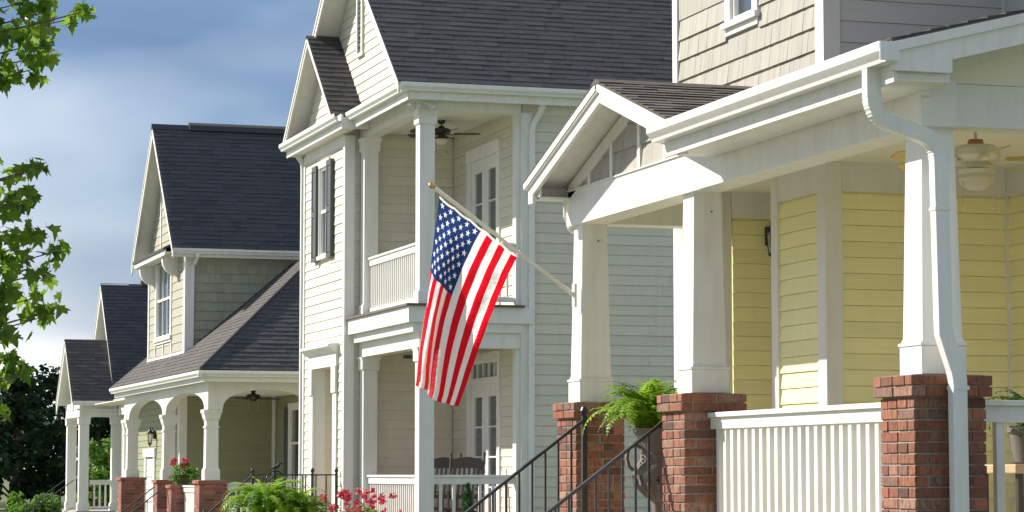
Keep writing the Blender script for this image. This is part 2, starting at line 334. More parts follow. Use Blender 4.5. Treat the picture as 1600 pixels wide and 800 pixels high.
def window(h, o, pl, s0, s1, z0, z1, cols=1, rows=2, trim=.1, mat=WHITE, head=.12, sill=.05, name='window', apron=.0, n0=.0, mid=True, blinds=False, tn=.04):
    w = MB(); ob(w, o, pl, s0 - trim, s0, n0, tn, z0, z1); ob(w, o, pl, s1, s1 + trim, n0, tn, z0, z1)
    ob(w, o, pl, s0 - trim - .01, s1 + trim + .01, n0, tn + .006, z1, z1 + head); win = w.build(name, mat, h)
    q = MB(); ob(q, o, pl, s0 - trim - .02, s1 + trim + .02, n0, tn + .03, z0 - sill, z0)
    if apron: ob(q, o, pl, s0 - trim, s1 + trim, n0, tn - .004, z0 - sill - apron, z0 - sill - .001)
    q.build('sill', mat, win)
    f = MB(); fw = .04
    ob(f, o, pl, s0, s0 + fw, -.05, .012, z0, z1); ob(f, o, pl, s1 - fw, s1, -.05, .012, z0, z1); ob(f, o, pl, s0 + fw, s1 - fw, -.05, .012, z0, z0 + fw); ob(f, o, pl, s0 + fw, s1 - fw, -.05, .012, z1 - fw, z1)
    zm = (z0 + z1) / 2
    if mid: ob(f, o, pl, s0 + fw, s1 - fw, -.05, .016, zm - .025, zm + .025)
    f.build('sash_frame', mat, win)
    for (za, zb) in (((z0 + fw, zm - .025), (zm + .025, z1 - fw)) if mid else ((z0 + fw, z1 - fw),)):
        g = MB(); ob(g, o, pl, s0 + fw, s1 - fw, -.034, -.03, za, zb); g.build('pane', GLASS, win)
        for c in range(1, cols):
            s = s0 + fw + (s1 - s0 - 2 * fw) * c / cols; m = MB(); ob(m, o, pl, s - .012, s + .012, -.045, -.004, za, zb); m.build('muntin', mat, win)
        for r_ in range(1, rows):
            z = za + (zb - za) * r_ / rows; m = MB(); ob(m, o, pl, s0 + fw, s1 - fw, -.043, -.006, z - .011, z + .011); m.build('muntin', mat, win)
    if blinds:
        b = MB(); z = z0 + .05
        while z < z1 - .03: ob(b, o, pl, s0 + fw, s1 - fw, -.10, -.08, z, z + .022); z += .045
        b.build('blinds', BLIND, win)
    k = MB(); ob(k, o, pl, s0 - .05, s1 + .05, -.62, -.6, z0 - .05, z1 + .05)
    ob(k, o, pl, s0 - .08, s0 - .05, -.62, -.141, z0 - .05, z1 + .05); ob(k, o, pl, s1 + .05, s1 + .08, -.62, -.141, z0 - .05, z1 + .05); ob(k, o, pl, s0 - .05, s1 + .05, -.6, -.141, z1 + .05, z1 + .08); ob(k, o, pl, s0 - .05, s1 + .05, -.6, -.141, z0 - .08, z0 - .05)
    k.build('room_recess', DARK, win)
    return win
def french_door(h, o, pl, s0, s1, z0, z1, trim=.12, head=.16, transom=None, solid=.0):
    d = MB(); ob(d, o, pl, s0 - trim, s0, 0, .045, z0, z1); ob(d, o, pl, s1, s1 + trim, 0, .045, z0, z1); ob(d, o, pl, s0 - trim - .02, s1 + trim + .02, 0, .055, z1, z1 + head)
    top = z1
    if transom: ob(d, o, pl, s0, s1, -.05, .03, transom - .07, transom); top = transom - .07
    dr = d.build('door', WHITE, h, bevel=.003)
    if transom:
        g = MB(); ob(g, o, pl, s0 + .04, s1 - .04, -.04, -.034, transom + .03, z1 - .04); g.build('pane', GLASS, dr)
        f = MB(); ob(f, o, pl, s0, s0 + .04, -.06, .015, transom, z1); ob(f, o, pl, s1 - .04, s1, -.06, .015, transom, z1); ob(f, o, pl, s0 + .04, s1 - .04, -.06, .015, transom, transom + .03); ob(f, o, pl, s0 + .04, s1 - .04, -.06, .015, z1 - .04, z1)
        for i in range(1, 5):
            s = s0 + (s1 - s0) * i / 5; ob(f, o, pl, s - .012, s + .012, -.05, 0, transom + .03, z1 - .04)
        f.build('transom_frame', WHITE, dr)
    m = (s0 + s1) / 2
    for a, b in ((s0 + .004, m - .003), (m + .003, s1 - .004)):
        st = (b - a) * .22; l = MB(); za = z0 + .25; zb = top - .2
        ob(l, o, pl, a, a + st, -.05, 0, z0, top); ob(l, o, pl, b - st, b, -.05, 0, z0, top); ob(l, o, pl, a + st, b - st, -.05, 0, z0, za); ob(l, o, pl, a + st, b - st, -.05, 0, zb, top)
        for i in range(1, 4):
            z = za + (zb - za) * i / 4; ob(l, o, pl, a + st, b - st, -.04, -.008, z - .012, z + .012)
        l.build('door_leaf', WHITE, dr)
        for i in range(4):
            g = MB(); ob(g, o, pl, a + st, b - st, -.03, -.026, za + (zb - za) * i / 4 + .013, za + (zb - za) * (i + 1) / 4 - .013); g.build('pane', GLASS, dr)
        bl = MB(); z = za
        while z < zb: ob(bl, o, pl, a + st, b - st, -.085, -.07, z, z + .02); z += .05
        bl.build('blinds', BLIND, dr)
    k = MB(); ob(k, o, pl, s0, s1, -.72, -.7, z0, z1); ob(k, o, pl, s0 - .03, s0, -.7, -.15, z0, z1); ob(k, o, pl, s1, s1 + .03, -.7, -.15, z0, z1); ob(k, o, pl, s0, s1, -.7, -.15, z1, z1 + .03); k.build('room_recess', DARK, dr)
    c = pt(o, pl, m + .05, .04, z0 + 1.0); MB().lathe(c, [(0, -.03), (.02, -.025), (.03, 0), (.02, .025), (0, .03)], 10).build('handle', IRON, dr)
    return dr
def sqcol(h, x0, y0, w, z0, z1, base=.18, cap=.22, cw=.025, name='column'):
    cx, cy = x0 + w / 2, y0 + w / 2; a = w / 2; c = MB().frus((cx, cy), z0, z1, a, a, a, a).build(name, WHITE, h, bevel=.006)
    if base: MB().frus((cx, cy), z0 + .001, z0 + base, a + cw, a + cw, a + cw, a + cw).frus((cx, cy), z0 + base, z0 + base + .03, a + cw, a + cw, a + .004, a + .004).build('column_base', WHITE, c)
    if cap: MB().frus((cx, cy), z1 - cap, z1 - cap + .025, a + .003, a + .003, a + cw, a + cw).frus((cx, cy), z1 - cap + .025, z1 - .06, a + cw, a + cw, a + cw, a + cw).frus((cx, cy), z1 - .06, z1 - .001, a + cw, a + cw, a + cw * 1.9, a + cw * 1.9).build('capital', WHITE, c)
    return c
def ornate_col(h, cx, cy, w, z0, z1):
    a = w / 2; c = MB().frus((cx, cy), z0 + .22, z1 - .2, a, a, a * .95, a * .95).build('column', WHITE, h, bevel=.005)
    MB().frus((cx, cy), z0, z0 + .19, a * 1.22, a * 1.22, a * 1.22, a * 1.22).frus((cx, cy), z0 + .19, z0 + .235, a * 1.22, a * 1.22, a * 1.02, a * 1.02).build('column_base', WHITE, c)
    MB().frus((cx, cy), z1 - .36, z1 - .325, a * 1.1, a * 1.1, a * 1.1, a * 1.1).build('neck_ring', WHITE, c)
    MB().frus((cx, cy), z1 - .22, z1 - .17, a * 1.0, a * 1.0, a * 1.16, a * 1.16).frus((cx, cy), z1 - .17, z1 - .07, a * 1.16, a * 1.16, a * 1.34, a * 1.34).frus((cx, cy), z1 - .07, z1, a * 1.44, a * 1.44, a * 1.44, a * 1.44).build('capital', WHITE, c); return c
BRK = {}
def brick_pier(h, x0, y0, wx, wy, zt, zlow, zfoot, cap=2, each=True):
    """pier with real bricks: front (-x) and near (-y) faces brick by brick, the rest joined"""
    ch = .0677; core = MB().box(x0 + .014, x0 + wx - .014, y0 + .014, y0 + wy - .014, zfoot, zt - .004).build('brick_pier', MORTAR, h)
    joined = MB(); r = 0; z = zt
    def brick(x, y, zz, lx, ly, single):
        j = R.uniform(-.0025, .0025)
        if single:
            key = (round(lx, 2), round(ly, 2))
            if key not in BRK:
                mb = MB().box(0, lx - .01, 0, ly - .01, 0, ch - .0105); BRK[key] = mb.mesh('brick', BRICK)
                # worn edges
                bm = bmesh.new(); bm.from_mesh(BRK[key]); bmesh.ops.bevel(bm, geom=bm.edges[:], offset=.003, segments=1, affect='EDGES'); bm.to_mesh(BRK[key]); bm.free()
            o = link(BRK[key], 'brick', core); o.location = (x + .005 + j, y + .005 + R.uniform(-.0025, .0025), zz + R.uniform(-.001, .001)); o.rotation_euler = (0, 0, R.uniform(-.006, .006))
        else: joined.box(x + .005 + j, x + lx - .005 + j, y + .005 + j, y + ly - .005 + j, zz, zz + ch - .0105)
    while z - ch > zfoot:
        z -= ch; e_ = .03 if r < cap else 0; X, Y, WX, WY = x0 - e_, y0 - e_, wx + 2 * e_, wy + 2 * e_
        single = each and z > zlow; t = .10
        if r % 2 == 0:   # courses on near/far faces run the full width
            n = WX / 2
            for i in range(2): brick(X + i * n, Y, z, n, t, single); brick(X + i * n, Y + WY - t, z, n, t, False)
            m = (WY - 2 * t) / 2 if WY > .45 else (WY - 2 * t)
            k = 2 if WY > .45 else 1
            for i in range(k): brick(X, Y + t + i * m, z, t, m, single); brick(X + WX - t, Y + t + i * m, z, t, m, False)
        else:
            n = WY / 2
            for i in range(2): brick(X, Y + i * n, z, t, n, single); brick(X + WX - t, Y + i * n, z, t, n, False)
            m = (WX - 2 * t)
            a = m * .62
            brick(X + t, Y, z, a, t, single); brick(X + t + a, Y, z, m - a, t, single); brick(X + t, Y + WY - t, z, m, t, False)
        r += 1
    e_ = .014
    MB().box(x0 - e_, x0 + wx + e_, y0 - e_, y0 + wy + e_, zt - cap * ch + .002, zt - .008).build('mortar_bed', MORTAR, core)
    if joined.v: joined.build('brickwork', BRICKJ, core, kind='stuff')
    return core
# ------------------------------------------------------------------ ground, street, walks
def sheet(name, x0, x1, y0, y1, z, mat, th=.02):
    o = MB().box(x0, x1, y0, y1, z - th, z).build(name, mat); o['kind'] = 'structure'; return o
sheet('ground', -900, 900, -200, 1500, 0, GRASS, .5)
sheet('road', -5.2, 2.2, -60, 400, .024, ASPH)
for a, b in ((-5.35, -5.2), (2.2, 2.35)): sheet('kerb', a, b, -60, 400, .13, CONC, .13)
sheet('sidewalk', 4.0, 5.2, -60, 400, .028, CONC)
# ------------------------------------------------------------------ house with the yellow porch
def corner(h, x, y, z0, z1, wf=.13, ws=.105, mat=WHITE2, p=.036):
    """corner board: leg on the street face (F) and leg on the near face (S)"""
    return MB().box(x - p, x, y - p, y + wf, z0, z1).box(x, x + ws, y - p, y, z0, z1).build('corner_board', mat, h)
def trim(h, o, pl, s0, s1, z0, z1, n=.036, name='trim_board', mat=WHITE2, n0=0):
    m = MB(); ob(m, o, pl, s0, s1, n0, n, z0, z1); return m.build(name, mat, h)
H1 = thing('house', 'yellow sided house with tapered white columns on red brick piers and a shake gable', 'house', (8.6, 17, 0))
PFL = M('painted_floor', (.70, .66, .58), .6, .06, 6)
fl = MB().box(6.93, 10.3, 13.98, 20.68, .82, 1.02).build('porch_floor', PFL, H1)
MB().box(7.0, 10.3, 14.05, 20.6, 0, .82).build('foundation', BRICKJ, H1)
st = MB()
for i in range(6): st.box(6.92 - .25 * (i + 1), 6.925 - .25 * i, 18.42, 20.16, 0, 1.02 - .17 * (i + 1) + .0)
st.build('steps', CONC, H1)
for yc, wy, wx in ((14.19, .47, .49), (17.985, .47, .47), (20.48, .50, .44)):
    brick_pier(H1, 6.91, yc - wy / 2, wx, wy, 2.2, 1.22, 0)
for yc in (14.17, 17.96, 20.53):
    c = MB().frus((7.15, yc), 2.40, 3.712, .135, .135, .110, .110).build('column', WHITE, H1, bevel=.005)
    MB().frus((7.15, yc), 2.201, 2.375, .15, .15, .15, .15).frus((7.15, yc), 2.375, 2.395, .158, .158, .158, .158).frus((7.15, yc), 2.395, 2.42, .145, .145, .136, .136).build('column_base', WHITE, c, bevel=.003)
    if yc > 15: MB().frus((7.18, yc - .115), 3.56, 3.572, .006, .006, .006, .006).build('screw', SHUT, c)
bm_ = MB().box(7.0, 7.24, 13.98, 17.62, 3.71, 4.0).box(7.0, 7.24, 17.62, 20.72, 3.708, 4.0).box(7.04, 7.2, 14.0, 20.66, 4.0, 4.125).build('porch_beam', WHITE, H1)
MB().box(7.242, 10.23, 13.985, 14.2, 3.715, 3.975).box(7.242, 10.23, 14.03, 14.18, 3.975, 4.125).build('porch_beam', WHITE2, H1)
MB().box(7.242, 8.34, 20.46, 20.70, 3.72, 3.99).box(7.242, 8.34, 20.48, 20.68, 3.99, 4.125).build('porch_beam', WHITE2, H1)
ce = MB(); ZCE = 4.04
for i in range(27): ce.box(7.2, 9.92, 14.18 + i * .24, 14.18 + (i + 1) * .24 - .004, ZCE, ZCE + .015)
ce.build('porch_ceiling', CEIL, H1)
# main porch roof and its eave
d = roof_plane(H1, SH_A, (6.59, 13.53, 4.145), (0, 1, 0), (1, 0, .25), [(0, 0), (3.86, 0), (4.76, 1.75), (4.76, 3.38), (0, 3.38)], ex=.13, tw=.3)
MB().box(6.622, 6.645, 13.58, 17.36, 3.90, 4.10).build('fascia', WHITE, H1)
MB().box(6.646, 6.998, 13.60, 17.36, 3.915, 3.93).build('soffit', WHITE, H1)
gutter(H1, 'F', 6.62, 13.50, 17.40, 4.125, 1.0)
MB().box(6.495, 6.62, 13.492, 13.4995, 4.012, 4.124).build('gutter_end_cap', GUT, H1)
sl_ = .25
rk = MB().prism([(6.60, 13.545, 3.965), (6.60, 13.545, 4.128), (10.2, 13.545, 4.128 + 3.6 * sl_), (10.2, 13.545, 3.955 + 3.6 * sl_), (6.99, 13.545, 4.045), (6.99, 13.545, 3.965)], (0, .03, 0)).build('rake_board', WHITE, H1)
MB().prism([(6.615, 13.522, 4.075), (6.615, 13.522, 4.128), (10.2, 13.522, 4.128 + 3.58 * sl_), (10.2, 13.522, 4.075 + 3.58 * sl_)], (0, .022, 0)).build('drip_moulding', WHITE, H1)
MB().prism([(7.0, 14.0, 3.98), (7.0, 14.0, 4.15), (10.2, 14.0, 4.95), (10.2, 14.0, 3.98)], (0, .028, 0)).build('gable_panel', CEIL, H1)
MB().prism([(7.1, 13.97, 4.04), (7.1, 13.97, 4.17), (10.2, 13.97, 4.945), (10.2, 13.97, 4.815)], (0, .029, 0)).build('frieze_board', WHITE, H1)
MB().box(6.65, 7.0, 13.60, 13.62, 3.931, 4.12).build('eave_end', WHITE, H1)
MB().box(6.975, 7.06, 13.93, 13.98, 3.885, 3.964).build('beam_block', WHITE, H1)
# downspout at the near corner, elbows with crimps
dsp = [(6.585, 13.80, 4.015), (6.585, 13.80, 3.86), (6.592, 13.805, 3.80), (6.615, 13.81, 3.75), (6.66, 13.82, 3.715), (6.72, 13.83, 3.692), (6.92, 13.862, 3.64), (6.98, 13.87, 3.62), (7.025, 13.876, 3.59), (7.052, 13.88, 3.545), (7.06, 13.88, 3.49), (7.075, 13.875, 2.44), (7.10, 13.87, 2.36), (7.145, 13.865, 2.22), (7.155, 13.86, 2.16), (7.16, 13.86, .15)]
ds = MB().bar(dsp, (0, 1, 0), .038, .048).build('downspout', GUT, H1, bevel=.006)
for ia, ib in ((1, 5), (7, 10)):
    P = [Vector(p) for p in dsp[ia:ib + 1]]; L_ = [(b - a).length for a, b in zip(P, P[1:])]; tot = sum(L_)
    for k in range(8):
        d_ = tot * (k + .5) / 8; i_ = 0
        while d_ > L_[i_]: d_ -= L_[i_]; i_ += 1
        tt = (P[i_ + 1] - P[i_]).normalized(); c0 = P[i_] + tt * d_; MB().bar([c0 - tt * .003, c0 + tt * .003], (0, 1, 0), .0395, .0495).build('crimp', GUT, ds)
cr = MB()
MB().box(7.012, 7.118, 13.836, 13.922, 3.18, 3.2).build('spout_joint', GUT, ds); MB().box(7.107, 7.213, 13.818, 13.902, 2.10, 2.125).build('spout_joint', GUT, ds)
# entry gable
GY, GZ, GS = 18.98, 4.70, .322
for sgn in (-1, 1):
    roof_plane(H1, SH_A, (6.655, GY + sgn * 1.89, GZ - 1.89 * GS), (1, 0, 0), (0, -sgn, GS), [(0, 0), (1.685, 0), (1.685, 1.985), (0, 1.985)], ex=.125, tw=.3, tab=.010)
    e_ = 1.84
    MB().prism([(6.685, GY, GZ - .03), (6.685, GY + sgn * e_, GZ - .03 - e_ * GS), (6.685, GY + sgn * e_, GZ - .205 - e_ * GS), (6.685, GY + sgn * (e_ - .12), GZ - .205 - e_ * GS), (6.685, GY + sgn * (e_ - .12), GZ - .17 - (e_ - .12) * GS), (6.685, GY, GZ - .17)], (.032, 0, 0)).build('rake_board', WHITE, H1)
    MB().prism([(6.665, GY, GZ - .022), (6.665, GY + sgn * (e_ + .01), GZ - .022 - e_ * GS), (6.665, GY + sgn * (e_ + .01), GZ - .085 - e_ * GS), (6.665, GY, GZ - .085)], (.0195, 0, 0)).build('rake_moulding', WHITE, H1)
    MB().prism([(7.0, GY, GZ - .10), (7.0, GY + sgn * 1.7, GZ - .10 - 1.7 * GS), (7.0, GY + sgn * 1.7, GZ - .22 - 1.7 * GS), (7.0, GY, GZ - .22)], (.025, 0, 0)).build('frieze_board', WHITE, H1)
MB().prism([(6.65, GY - .12, GZ - .028), (6.65, GY, GZ + .018), (6.65, GY + .12, GZ - .028)], (1.69, 0, 0)).build('ridge_cap', SH_A, H1)
MB().box(6.72, 8.34, 20.80, 20.82, 3.95, 4.075).box(6.72, 8.34, 20.725, 20.799, 3.935, 3.95).box(6.72, 6.735, 20.60, 20.799, 3.9505, 4.08).box(6.736, 7.0, 20.60, 20.724, 3.935, 3.95).build('eave_return', WHITE, H1)
gw = MB().prism([(7.03, 17.4, 4.0), (7.03, 20.72, 4.0), (7.03, 20.72, GZ - .09 - 1.74 * GS), (7.03, GY, GZ - .09), (7.03, 17.4, GZ - .09 - 1.58 * GS)], (.1, 0, 0)).build('wall', SHAKE, H1)
shakes(gw, SHAKE, 'F', 7.03, 17.42, 20.7, 4.005, 4.7, .2, .16, clip=lambda y: GZ - .11 - abs(y - GY) * GS)
for y in (20.13, 19.58, 18.93, 18.35): MB().box(6.995, 7.03, y - .03, y + .03, 4.0, GZ - .2 - abs(y - GY) * GS).build('batten', WHITE, H1)
MB().box(6.985, 7.03, 17.62, 20.72, 4.0005, 4.012).build('beam_flashing', WHITE, H1)
MB().tube([(7.02, 20.74, 3.96), (7.0, 20.76, 3.90), (7.0, 20.765, 3.80), (7.03, 20.74, 3.70), (7.06, 20.72, 3.66)], .018, 8).build('drain_pipe', WHITE, H1)
# front room, entry alcove and side walls
BX, BY = 8.34, 18.30
BI, BF = 9.92, 21.53   # plane of the inner wall, far end of the house body
EX = .126
ZY, ZC = 3.81, 4.04
w = wall(H1, YEL, 'F', BX, BY, 19.34, 1.02, 4.2); siding(w, YEL, 'F', BX, 18.43, 19.21, 1.02, ZY, EX)
w = wall(H1, YEL, 'F', BX, 20.72, BF, 1.02, 4.2); siding(w, YEL, 'F', BX, 20.82, 21.4, 1.02, ZY, EX)
w = wall(H1, YEL, 'S', 20.56, 8.48, 9.7, 1.02, 4.2); siding(w, YEL, 'S', 20.56, 8.46, 9.56, 1.02, ZY, EX)
trim(H1, 'S', 20.56, 8.34, 8.44, 1.02, ZC); trim(H1, 'S', 20.56, 8.445, 9.56, ZY, ZC)
w = wall(H1, YEL, 'F', 9.56, 19.3, 20.56, 1.02, 4.2, holes=[(19.5, 20.4, 1.02, 3.1)]); siding(w, YEL, 'F', 9.56, 19.35, 20.54, 1.02, ZY, EX, holes=[(19.4, 20.5, 1.02, 3.2)])
en = MB(); ob(en, 'F', 9.56, 19.5, 20.4, -.06, -.02, 1.02, 3.1); en.build('door', WHITE, H1)
w = wall(H1, YEL, 'S', BY, BX + .14, BI, 1.02, 4.2); siding(w, YEL, 'S', BY, BX + .11, BI - .02, 1.02, ZY, EX)
w = wall(H1, YEL, 'F', BI, 12.3, BY - .022, 1.02, 4.2); siding(w, YEL, 'F', BI, 12.32, BY - .03, 1.02, ZY, EX)
corner(H1, BX, BY, 1.02, 6.9, .125, .107)
trim(H1, 'F', BX, 19.21, 19.34, 1.02, ZC); trim(H1, 'F', BX, BF - .17, BF + .035, 1.02, 4.2); trim(H1, 'F', BX, BF - .08, BF + .035, 4.201, 6.9); trim(H1, 'F', BX, 20.72, 20.82, 1.02, ZC)
trim(H1, 'F', BX, BY + .127, 19.208, ZY, ZC, .033); trim(H1, 'S', BY, BX + .11, BI - .03, ZY, ZC, .033); trim(H1, 'F', BI, 12.3, BY - .035, ZY, ZC, .033); trim(H1, 'S', BY, BI - .035, BI, 1.02, ZY - .001, .033)
UG = M('upper_siding', (.60, .59, .57), .6, .05, 8, .08, 30, rnd=.03, stretch=(.25, .25, 5))
WH = (19.70, 20.19, 5.465, 6.6)
w = wall(H1, SHAKE, 'F', BX, BY, BF, 4.201, 7.0, holes=[WH]); shakes(w, SHAKE, 'F', BX, BY + .127, BF - .08, 4.21, 6.6, .185, .097, holes=[(WH[0] - .1, WH[1] + .12, 5.34, 6.7)], band=(4.4, 5.6), jit=.0005)
window(H1, 'F', BX, *WH, 1, 1, trim=.11, head=.14, apron=.06, blinds=True)
w = wall(H1, UG, 'S', BY, BX + .14, BI, 4.201, 7.0); siding(w, UG, 'S', BY, BX + .11, BI - .03, 4.30, 7.0, .173)
trim(H1, 'S', BY, BI - .035, BI, 4.3, 7.0)
w = wall(H1, UG, 'F', BI, 12.3, BY - .022, 4.201, 7.0); siding(w, UG, 'F', BI, 12.32, BY - .05, 4.9, 7.0, .173)
MB().box(BI + .14, 14.5, 12.3, BF, 1.02, 7.0).build('wall', UG, H1)
MB().box(BX + .02, BI + .13, BY + .15, BF - .01, 6.7, 7.0).box(8.6, BI + .13, BF - .14, BF, 1.02, 6.7).build('wall', UG, H1)
for sgn in (-1, 1):
    roof_plane(H1, SH_A, (7.95, 16.9 + sgn * 5.0, 7.0), (1, 0, 0), (0, -sgn, .6), [(0, 0), (7, 0), (7, 5.83), (0, 5.83)], ex=.4, tw=.9)
MB().prism([(BX + .02, 12.3, 7.0), (BX + .02, BF, 7.0), (BX + .02, 16.9, 9.76)], (5.8, 0, 0)).build('gable_wall', SHAKE, H1)
# porch railings
railing(H1, 'F', 7.16, 14.43, 17.75, 1.02, 2.05, .135, .05, .05, .13, sub=.085)
railing(H1, 'S', 14.19, 7.40, 10.2, 1.02, 2.05, .24, .055, .05, .13, sub=.10)
# ------------------------------------------------------------------ cream two-storey house
H2 = thing('house', 'cream two-storey house with stacked porches, black shutters and a charcoal roof', 'house', (11, 39, 0))
FY, CX, BYN, BYF, BWX, SY = 39.65, 9.68, 39.65, 42.6, 11.47, 36.0
E2 = .1505; Z0 = .95
MB().box(9.9, 17, 36.02, 42.58, 0, Z0).build('foundation', BRICKJ, H2)
dh = [(40.34, 41.76, .7, 3.32), (40.80, 41.42, 5.19, 6.66)]
w = wall(H2, CRM, 'F', CX, BYN, BYF, .6, 7.2, holes=dh)
siding(w, CRM, 'F', CX, BYN + .1, BYF - .09, Z0, 7.0, E2, holes=[(40.08, 42.04, .6, 3.66), (40.74, 41.48, 5.10, 6.80)])
w = wall(H2, CRM, 'S', FY, CX + .14, BWX, .6, 7.2); siding(w, CRM, 'S', FY, CX + .13, BWX - .03, Z0, 7.04, E2)
trim(H2, 'F', CX, BYN - .03, BYN + .10, .6, 7.0); trim(H2, 'S', BYN, CX, CX + .125, .6, 7.0); trim(H2, 'F', CX, BYF - .09, BYF, .6, 7.0)
trim(H2, 'F', CX, BYN + .101, BYF - .091, 6.86, 7.04, .026, 'frieze_board')
hol = [(37.19, 38.65, 4.06, 6.5), (37.15, 38.66, .66, 3.31)]
w = wall(H2, CRM, 'F', BWX, SY + .14, FY - .022, .6, 7.2, holes=hol); siding(w, CRM, 'F', BWX, SY + .12, FY - .03, Z0, 7.04, E2, holes=[(37.1, 38.75, 3.6, 6.6), (37.05, 38.78, .6, 3.4)])
french_door(H2, 'F', BWX, 37.19, 38.65, 4.08, 6.5, .14, .2)
french_door(H2, 'F', BWX, 37.15, 38.66, .68, 3.34, .12, .12, transom=3.05)
w = wall(H2, CRM, 'S', SY, BWX, 17, .6, 7.3); siding(w, CRM, 'S', SY, 11.63, 16.98, Z0, 6.93, E2, joint=4)
trim(H2, 'S', SY, 11.46, 11.63, .6, 6.95, .03); trim(H2, 'F', BWX, SY - .029, SY + .12, .6, 6.95, .03)
trim(H2, 'S', SY, 11.635, 17, 6.93, 7.14, .026, 'frieze_board')
# portal of the side stoop: pilasters, head and cornice, recessed entry
po = MB(); ob(po, 'F', CX, 41.76, 42.0, 0, .05, .7, 3.33); ob(po, 'F', CX, 40.10, 40.34, 0, .05, .7, 3.33); ob(po, 'F', CX, 40.06, 42.04, 0, .065, 3.33, 3.55)
pf = po.build('door_surround', WHITE, H2)
MB().prism([(CX, 40.04, 3.55), (CX - .09, 40.04, 3.55), (CX - .16, 40.04, 3.62), (CX - .20, 40.04, 3.64), (CX - .20, 40.04, 3.68), (CX, 40.04, 3.70)], (0, 2.04, 0)).build('cornice', WHITE, pf)
for a in (40.085, 41.745): MB().box(CX - .075, CX - .05, a, a + .27, 2.9, 3.329).build('pilaster_cap', WHITE, pf)
rc = MB(); rc.box(CX + .14, CX + 1.2, 41.76, 41.9, .6, 3.5).box(CX + .14, CX + 1.2, 40.2, 40.34, .6, 3.5).box(CX + 1.2, CX + 1.3, 40.2, 41.9, .6, 3.5).box(CX + .14, CX + 1.2, 40.34, 41.76, 3.33, 3.4).build('entry_recess', CRM, H2)
siding(rc and pf, CRM, 'S', 41.76, CX + .16, CX + 1.2, Z0, 3.3, E2)
trim(pf, 'S', 41.76, CX, CX + .16, .7, 3.32, .02, 'jamb')
# window with shutters
window(H2, 'F', CX, 40.80, 41.42, 5.19, 6.66, 2, 1, trim=.07, head=.12, sill=.06, blinds=True)
for a, b in ((40.42, 40.74), (41.48, 41.80)):
    s = MB(); ob(s, 'F', CX, a, b, .022, .062, 5.12, 6.72); s = s.build('shutter', SHUT, H2)
    for za, zb in ((5.2, 5.85), (5.97, 6.62)):
        p = MB(); ob(p, 'F', CX, a + .055, b - .055, .0625, .075, za, zb); p.build('shutter_panel', SHUT, s, bevel=.006)
    f = MB(); f_ = .05
    ob(f, 'F', CX, a, a + f_, .0625, .084, 5.12, 6.72); ob(f, 'F', CX, b - f_, b, .0625, .084, 5.12, 6.72); ob(f, 'F', CX, a + f_, b - f_, .0625, .083, 5.12, 5.19); ob(f, 'F', CX, a + f_, b - f_, .0625, .083, 5.86, 5.96); ob(f, 'F', CX, a + f_, b - f_, .0625, .083, 6.63, 6.72); f.build('shutter_frame', SHUT, s)
# porch floors, beams and posts
MB().box(9.86, 11.47, 35.97, 39.64, .5, .66).build('porch_floor', DECK, H2)
MB().box(9.66, 11.46, 35.84, 39.618, 4.035, 4.07).build('porch_floor', DECK, H2)
MB().box(9.70, 11.60, 35.89, 39.617, 3.80, 4.034).build('floor_fascia', WHITE, H2)
MB().box(9.78, 11.455, 35.95, 39.616, 3.665, 3.799).build('floor_fascia', WHITE, H2)
MB().box(9.89, 10.11, 36.24, 39.615, 3.44, 3.664).box(9.89, 11.455, 36.0, 36.24, 3.438, 3.664).build('porch_beam', WHITE, H2)
MB().box(10.112, 11.46, 36.242, 39.614, 3.56, 3.58).build('porch_ceiling', CEIL, H2)
MB().box(9.89, 10.11, 36.24, 39.615, 6.93, 7.14).box(9.89, 11.455, 36.0, 36.24, 6.932, 7.14).build('porch_beam', WHITE, H2)
MB().box(10.112, 11.46, 36.242, 39.614, 7.04, 7.06).build('porch_ceiling', CEIL, H2)
for z0, z1 in ((.66, 3.439), (4.07, 6.931)):
    for y in (36.01, 39.33): sqcol(H2, 9.893, y, .23, z0, z1)
    MB().box(11.38, 11.44, 36.03, 36.2, z0, z1).build('half_column', WHITE, H2)
railing(H2, 'F', 10.0, 36.24, 39.33, 4.07, 5.01, .115, .03, .03, .11, sub=.10)
railing(H2, 'S', 36.12, 10.125, 11.38, 4.07, 5.01, .115, .03, .03, .11, sub=.10)
railing(H2, 'F', 10.0, 36.24, 39.33, .66, 1.58, .115, .03, .03, .11, sub=.10)
railing(H2, 'S', 36.12, 10.125, 11.38, .66, 1.58, .20, .045, .03, .11, sub=.10)
# eaves: gutters, fascia, soffits
gutter(H2, 'F', 9.43, 38.98, 43.05, 7.25); gutter(H2, 'F', 9.62, 35.58, 38.99, 7.27); gutter(H2, 'S', 35.70, 9.492, 17, 7.272)
MB().box(9.432, 9.455, 38.98, 43.0, 7.02, 7.24).box(9.622, 9.645, 35.704, 38.97, 7.03, 7.26).box(9.65, 17, 35.705, 35.728, 7.04, 7.26).build('fascia', WHITE, H2)
MB().box(9.456, 9.679, 39.0, 42.98, 7.035, 7.05).box(9.646, 9.888, 35.73, 38.98, 7.142, 7.15).box(9.89, 17, 35.73, 35.999, 7.142, 7.15).box(9.46, 9.9, 38.981, 38.995, 7.02, 7.2).build('soffit', WHITE, H2)
MB().box(9.45, 9.95, 39.0, 42.9, 7.2, 7.245).box(9.64, 9.92, 35.74, 39.0, 7.2, 7.262).build('pent_roof', SH_B, H2)
